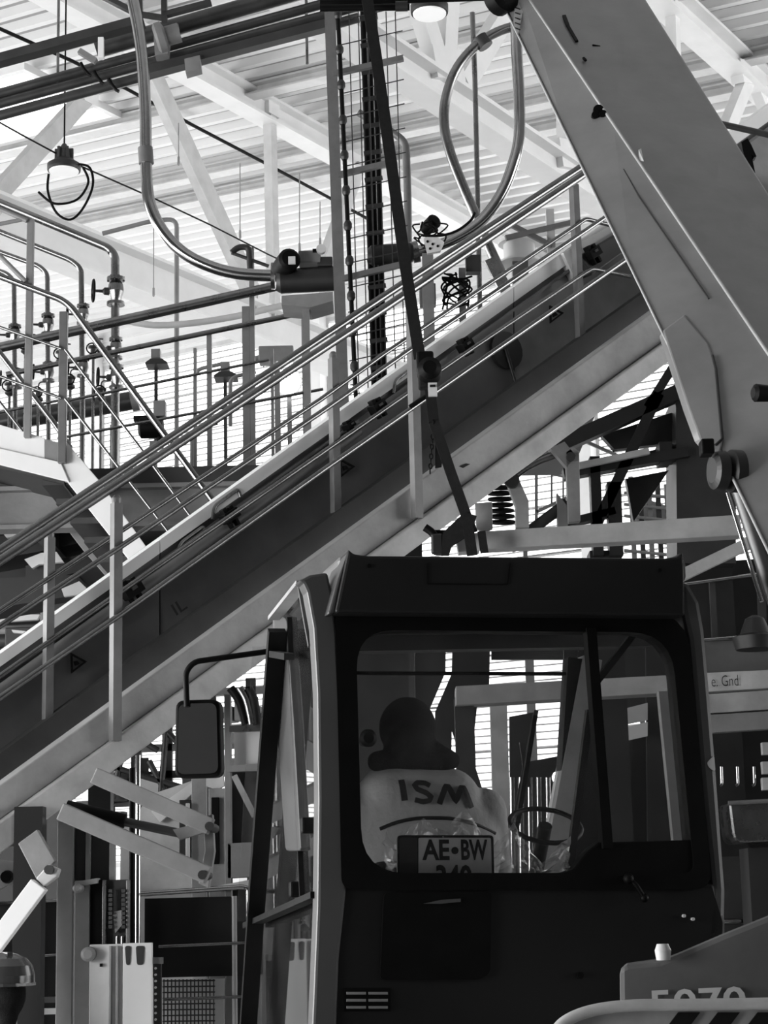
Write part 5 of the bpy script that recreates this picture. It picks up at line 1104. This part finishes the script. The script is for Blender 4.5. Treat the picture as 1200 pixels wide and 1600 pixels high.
def hand(m, w_, d, side, palm_n, curl=.5, s=1.0):
    """palm and five bent fingers; d points along the hand, side towards the thumb"""
    d = d.normalized(); side = (side - d * side.dot(d)).normalized(); pn = palm_n.normalized()
    c = w_ + d * .05 * s; ellip(m, c, side * .042 * s, pn * .018 * s, d * .055 * s, 12, 8)
    for k, L_ in enumerate([.072, .08, .075, .06]):
        b = w_ + d * .085 * s + side * (.03 - .02 * k) * s; p1 = b + (d * math.cos(curl * .6) + pn * math.sin(curl * .6)) * L_ * .45 * s
        p2 = p1 + (d * math.cos(curl * 1.6) + pn * math.sin(curl * 1.6)) * L_ * .33 * s; p3 = p2 + (d * math.cos(curl * 2.4) + pn * math.sin(curl * 2.4)) * L_ * .25 * s
        capsule(m, b, p1, .0095 * s, .009 * s, 8); capsule(m, p1, p2, .009 * s, .008 * s, 8); capsule(m, p2, p3, .008 * s, .0075 * s, 8)
    t0 = w_ + d * .03 * s + side * .035 * s; t1 = t0 + (side * .7 + d * .6 + pn * .3).normalized() * .04 * s; t2 = t1 + (side * .2 + d * .9 + pn * .4).normalized() * .03 * s
    capsule(m, t0, t1, .012 * s, .0105 * s, 8); capsule(m, t1, t2, .0105 * s, .009 * s, 8)
def head(m, c, f, u, s=1.0):
    f = f.normalized(); u = u.normalized(); r = f.cross(u)
    ellip(m, c, r * .076 * s, f * .096 * s, u * .115 * s); ellip(m, c + f * .03 * s - u * .06 * s, r * .055 * s, f * .06 * s, u * .06 * s)
    capsule(m, c + f * .09 * s + u * .01, c + f * .112 * s - u * .022 * s, .01 * s, .016 * s, 8)
    for k in (-1, 1): ellip(m, c + r * k * .078 * s - u * .005, f * .022 * s, r * .012 * s, u * .034 * s, 10, 8)
def face(par, c, f, u, s=1.0):
    r = f.cross(u)
    for k in (-1, 1): MB().ball(c + f * .087 * s + r * k * .032 * s + u * .012 * s, .012 * s).build('eye', 'plate_white', par); MB().ball(c + f * .097 * s + r * k * .032 * s + u * .012 * s, .006 * s).build('pupil', 'black', par)
    MB().boxax(c + f * .094 * s - u * .06 * s, r * .024 * s, f * .004, u * .004).build('mouth', 'rubber', par)

# the driver, seen from behind through the rear window
D = lambda off, x, y: CR.shift(off).hit(x, y)
drv = T('person', 'person in a light jacket and dark hood sitting in the crane cab', 'person', D(.8, 665, 1440))
m = MB(); pel = D(.80, 662, 1440); chest = D(.70, 655, 1318); hc_ = D(.80, 636, 1143); sl, sr_ = D(.72, 548, 1262), D(.72, 756, 1268)
ellip(m, D(.70, 656, 1330), hr * .33, nf * .16, UP * .34, 24, 16); ellip(m, pel, hr * .20, nf * .15, UP * .14)
capsule(m, D(.72, 642, 1230), D(.79, 638, 1170), .075, .06); capsule(m, D(.70, 610, 1245), D(.70, 700, 1250), .13, .13)
wrist_r = D(1.12, 775, 1395); wrist_l = D(1.12, 560, 1395)
er = D(.85, 778, 1385); el = D(.85, 545, 1380)
capsule(m, sr_, er, .095, .06); capsule(m, er, wrist_r, .06, .038); capsule(m, sl, el, .095, .06); capsule(m, el, wrist_l, .06, .038)
hand(m, wrist_r, nf * .8 - UP * .1, -hr, -UP, .7); hand(m, wrist_l, nf * .8 - UP * .1, hr, -UP, .7)
for k in (-1, 1):
    kn = pel + hr * k * .14 + nf * .42 + UP * .06; an = V((kn.x, kn.y, zf + .12)) + nf * .1
    capsule(m, pel + hr * k * .1, kn, .1, .07); capsule(m, kn, an, .068, .045); capsule(m, an - UP * .06, an + nf * .17 - UP * .07, .045, .035)
fd = (nf - hr * .15 - UP * .15).normalized(); ud = (UP + nf * .2).normalized(); ud = (ud - fd * ud.dot(fd)).normalized()
head(m, hc_, fd, ud)
def pick_d(p):
    if (p - hc_).length < .16 and p.z > hc_.z - .13: return 1
    if (p - wrist_r - nf * .06).length < .13 or (p - wrist_l - nf * .06).length < .13: return 1
    return 2 if p.z < pel.z - .02 or (p - pel).dot(nf) > .2 and p.z < pel.z + .16 else 0
body = fuse(m, 'body', drv, ['jacket', 'skin', 'charcoal'], pick_d)
face(body, hc_, fd, ud)
m = MB(); ellip(m, hc_ - nf * .012 + UP * .012, hr * .118, nf * .118, UP * .128); capsule(m, hc_ - UP * .05 - nf * .03, D(.70, 636, 1178), .10, .10); capsule(m, hc_ - UP * .06, D(.68, 705, 1188), .085, .04); capsule(m, D(.66, 590, 1190), D(.66, 695, 1190), .045, .045)
hood = fuse(m, 'hood', drv, ['knit'], lambda p: 0, .016, 5)
# cut lines of the jacket: a dark seam across the back and the printed letters, both laid on the cloth
dg = bpy.context.evaluated_depsgraph_get(); bvh = BVHTree.FromObject(body, dg); bs = BASE[drv.name]
def onback(p, lift=.009):
    hit, n, i, d_ = bvh.ray_cast(p - bs - nf * 1.0, nf)
    return (hit + bs - nf * lift) if hit else p
pts = [onback(D(.5, x, y), .002) for x, y in [(600, 1294), (625, 1284), (655, 1278), (690, 1277), (720, 1279), (750, 1286), (788, 1300)]]
MB().tube(smooth_path(pts, 4), .007, 6).build('back_seam', 'print_dark', body)
lt = MB()
def stroke(pts, w_=5.0):
    q = [V((634 + 112 * x, 1249 + 13 * x - 33 * y, 0)) for x, y in pts]; fine = []
    for i in range(len(q) - 1):
        n = max(int((q[i + 1] - q[i]).length / 3), 1); fine += [q[i].lerp(q[i + 1], k / n) for k in range(n)]
    fine.append(q[-1]); vs = []
    for i, p in enumerate(fine):
        t = (fine[min(i + 1, len(fine) - 1)] - fine[max(i - 1, 0)]).normalized(); n = V((-t.y, t.x, 0)) * w_
        vs += [onback(D(.5, *(p + n).xy)), onback(D(.5, *p.xy)), onback(D(.5, *(p - n).xy))]
    lt.add(vs, [(3 * i + j, 3 * i + j + 1, 3 * i + j + 4, 3 * i + j + 3) for i in range(len(fine) - 1) for j in (0, 1)])
stroke([(.04, 0), (.0, 1)])
stroke([(.40, .86), (.33, .97), (.23, .95), (.18, .8), (.22, .62), (.34, .5), (.41, .34), (.38, .14), (.29, .04), (.18, .1)], 4.2)
stroke([(.52, .02), (.62, .92), (.66, .92), (.76, .25), (.84, .95), (.88, .95), (1.0, .05)], 4.6)
lt.build('jacket_lettering', 'print_dark', body)

# the worker with the hard hat at the lower left corner
wp = T('person', 'worker in a dark hard hat and white shirt at the lower left corner', 'person', V((P(4, 1600, 8.3).x, 8.3, 0)))
hx = P(6, 1553, 8.3); f_ = V((-.5, .86, 0)).normalized(); r_ = f_.cross(UP); c0 = V((hx.x, hx.y, 0)); zh = hx.z
m = MB(); head(m, hx, f_, UP)
capsule(m, hx - UP * .08, c0 + UP * (zh - .24), .058, .065); ellip(m, c0 + UP * (zh - .48), r_ * .2, f_ * .12, UP * .29); ellip(m, c0 + UP * (zh - .72), r_ * .17, f_ * .12, UP * .16)
capsule(m, c0 + UP * (zh - .27) - r_ * .15, c0 + UP * (zh - .27) + r_ * .15, .07, .07)
for k in (-1, 1):
    sh_ = c0 + UP * (zh - .29) + r_ * k * .19; eb = sh_ - UP * .29 + r_ * k * .05; wr = eb - UP * .24 + f_ * .08
    capsule(m, sh_, eb, .06, .046); capsule(m, eb, wr, .046, .03); hand(m, wr, -UP + f_ * .2, f_, -r_ * k, .35)
    hp_ = c0 + UP * (zh - .82) + r_ * k * .09; kn = hp_ - UP * .40 + f_ * .02; an = V((kn.x, kn.y, .09)); capsule(m, hp_, kn, .085, .058); capsule(m, kn, an, .056, .04); capsule(m, an - UP * .045, an + f_ * .17 - UP * .05, .04, .034)
def pick_w(p):
    if p.z > zh - .2: return 1
    if p.z < zh - .74: return 1 if (p - c0 - UP * p.z).length > 9 else 2
    return 0
wb = fuse(m, 'body', wp, ['shirt', 'skin', 'charcoal'], pick_w)
face(wb, hx, f_, UP)
m = MB(); ellip(m, hx - f_ * .02 + UP * .0, r_ * .085, f_ * .10, UP * .11); capsule(m, hx - f_ * .06 - UP * .02, hx - f_ * .045 - UP * .1, .05, .045); fuse(m, 'hair', wp, ['knit'], lambda p: 0, .012, 4)
m = MB(); hz = hx + UP * .045
m.lathe(hz, UP, [(-.005, .128), (.03, .128), (.07, .118), (.10, .092), (.12, .05), (.126, .008)], 26); hat = m.build('hard_hat', 'helmet', wp)
MB().prism([hz + r_ * math.cos(t / 16 * math.tau) * .13 + f_ * math.sin(t / 16 * math.tau) * (.185 if 0 < t < 8 else .145) for t in range(16)], UP * -.012).build('brim', 'helmet', hat)
MB().boxax(hz + UP * .11, r_ * .012, f_ * .07, UP * .016).build('crest', 'helmet', hat)
# dark pipe and clamp right of the boom
rp = T('clamped_pipe', 'short dark pipe with a black clamp right of the boom', 'pipe', P(1180, 225, 12.5))
MB().tube([P(1080, 183, 12.5), P(1290, 231, 12.5)], WM(5.5, 12.5), 10).build('pipe', 'pipe_dark', rp)
MB().prism([P(x, y, 12.4) for x, y in [(1158, 222), (1168, 216), (1174, 226), (1182, 244), (1178, 246), (1174, 240), (1180, 270), (1172, 262), (1162, 240)]], V((0, .08, 0))).build('clamp', 'black', rp)
MB().tube([P(1290, 231, 12.5), V((P(1290, 231, 12.5).x, 12.5, 0))], .04, 8).build('riser', 'pipe_dark', rp)
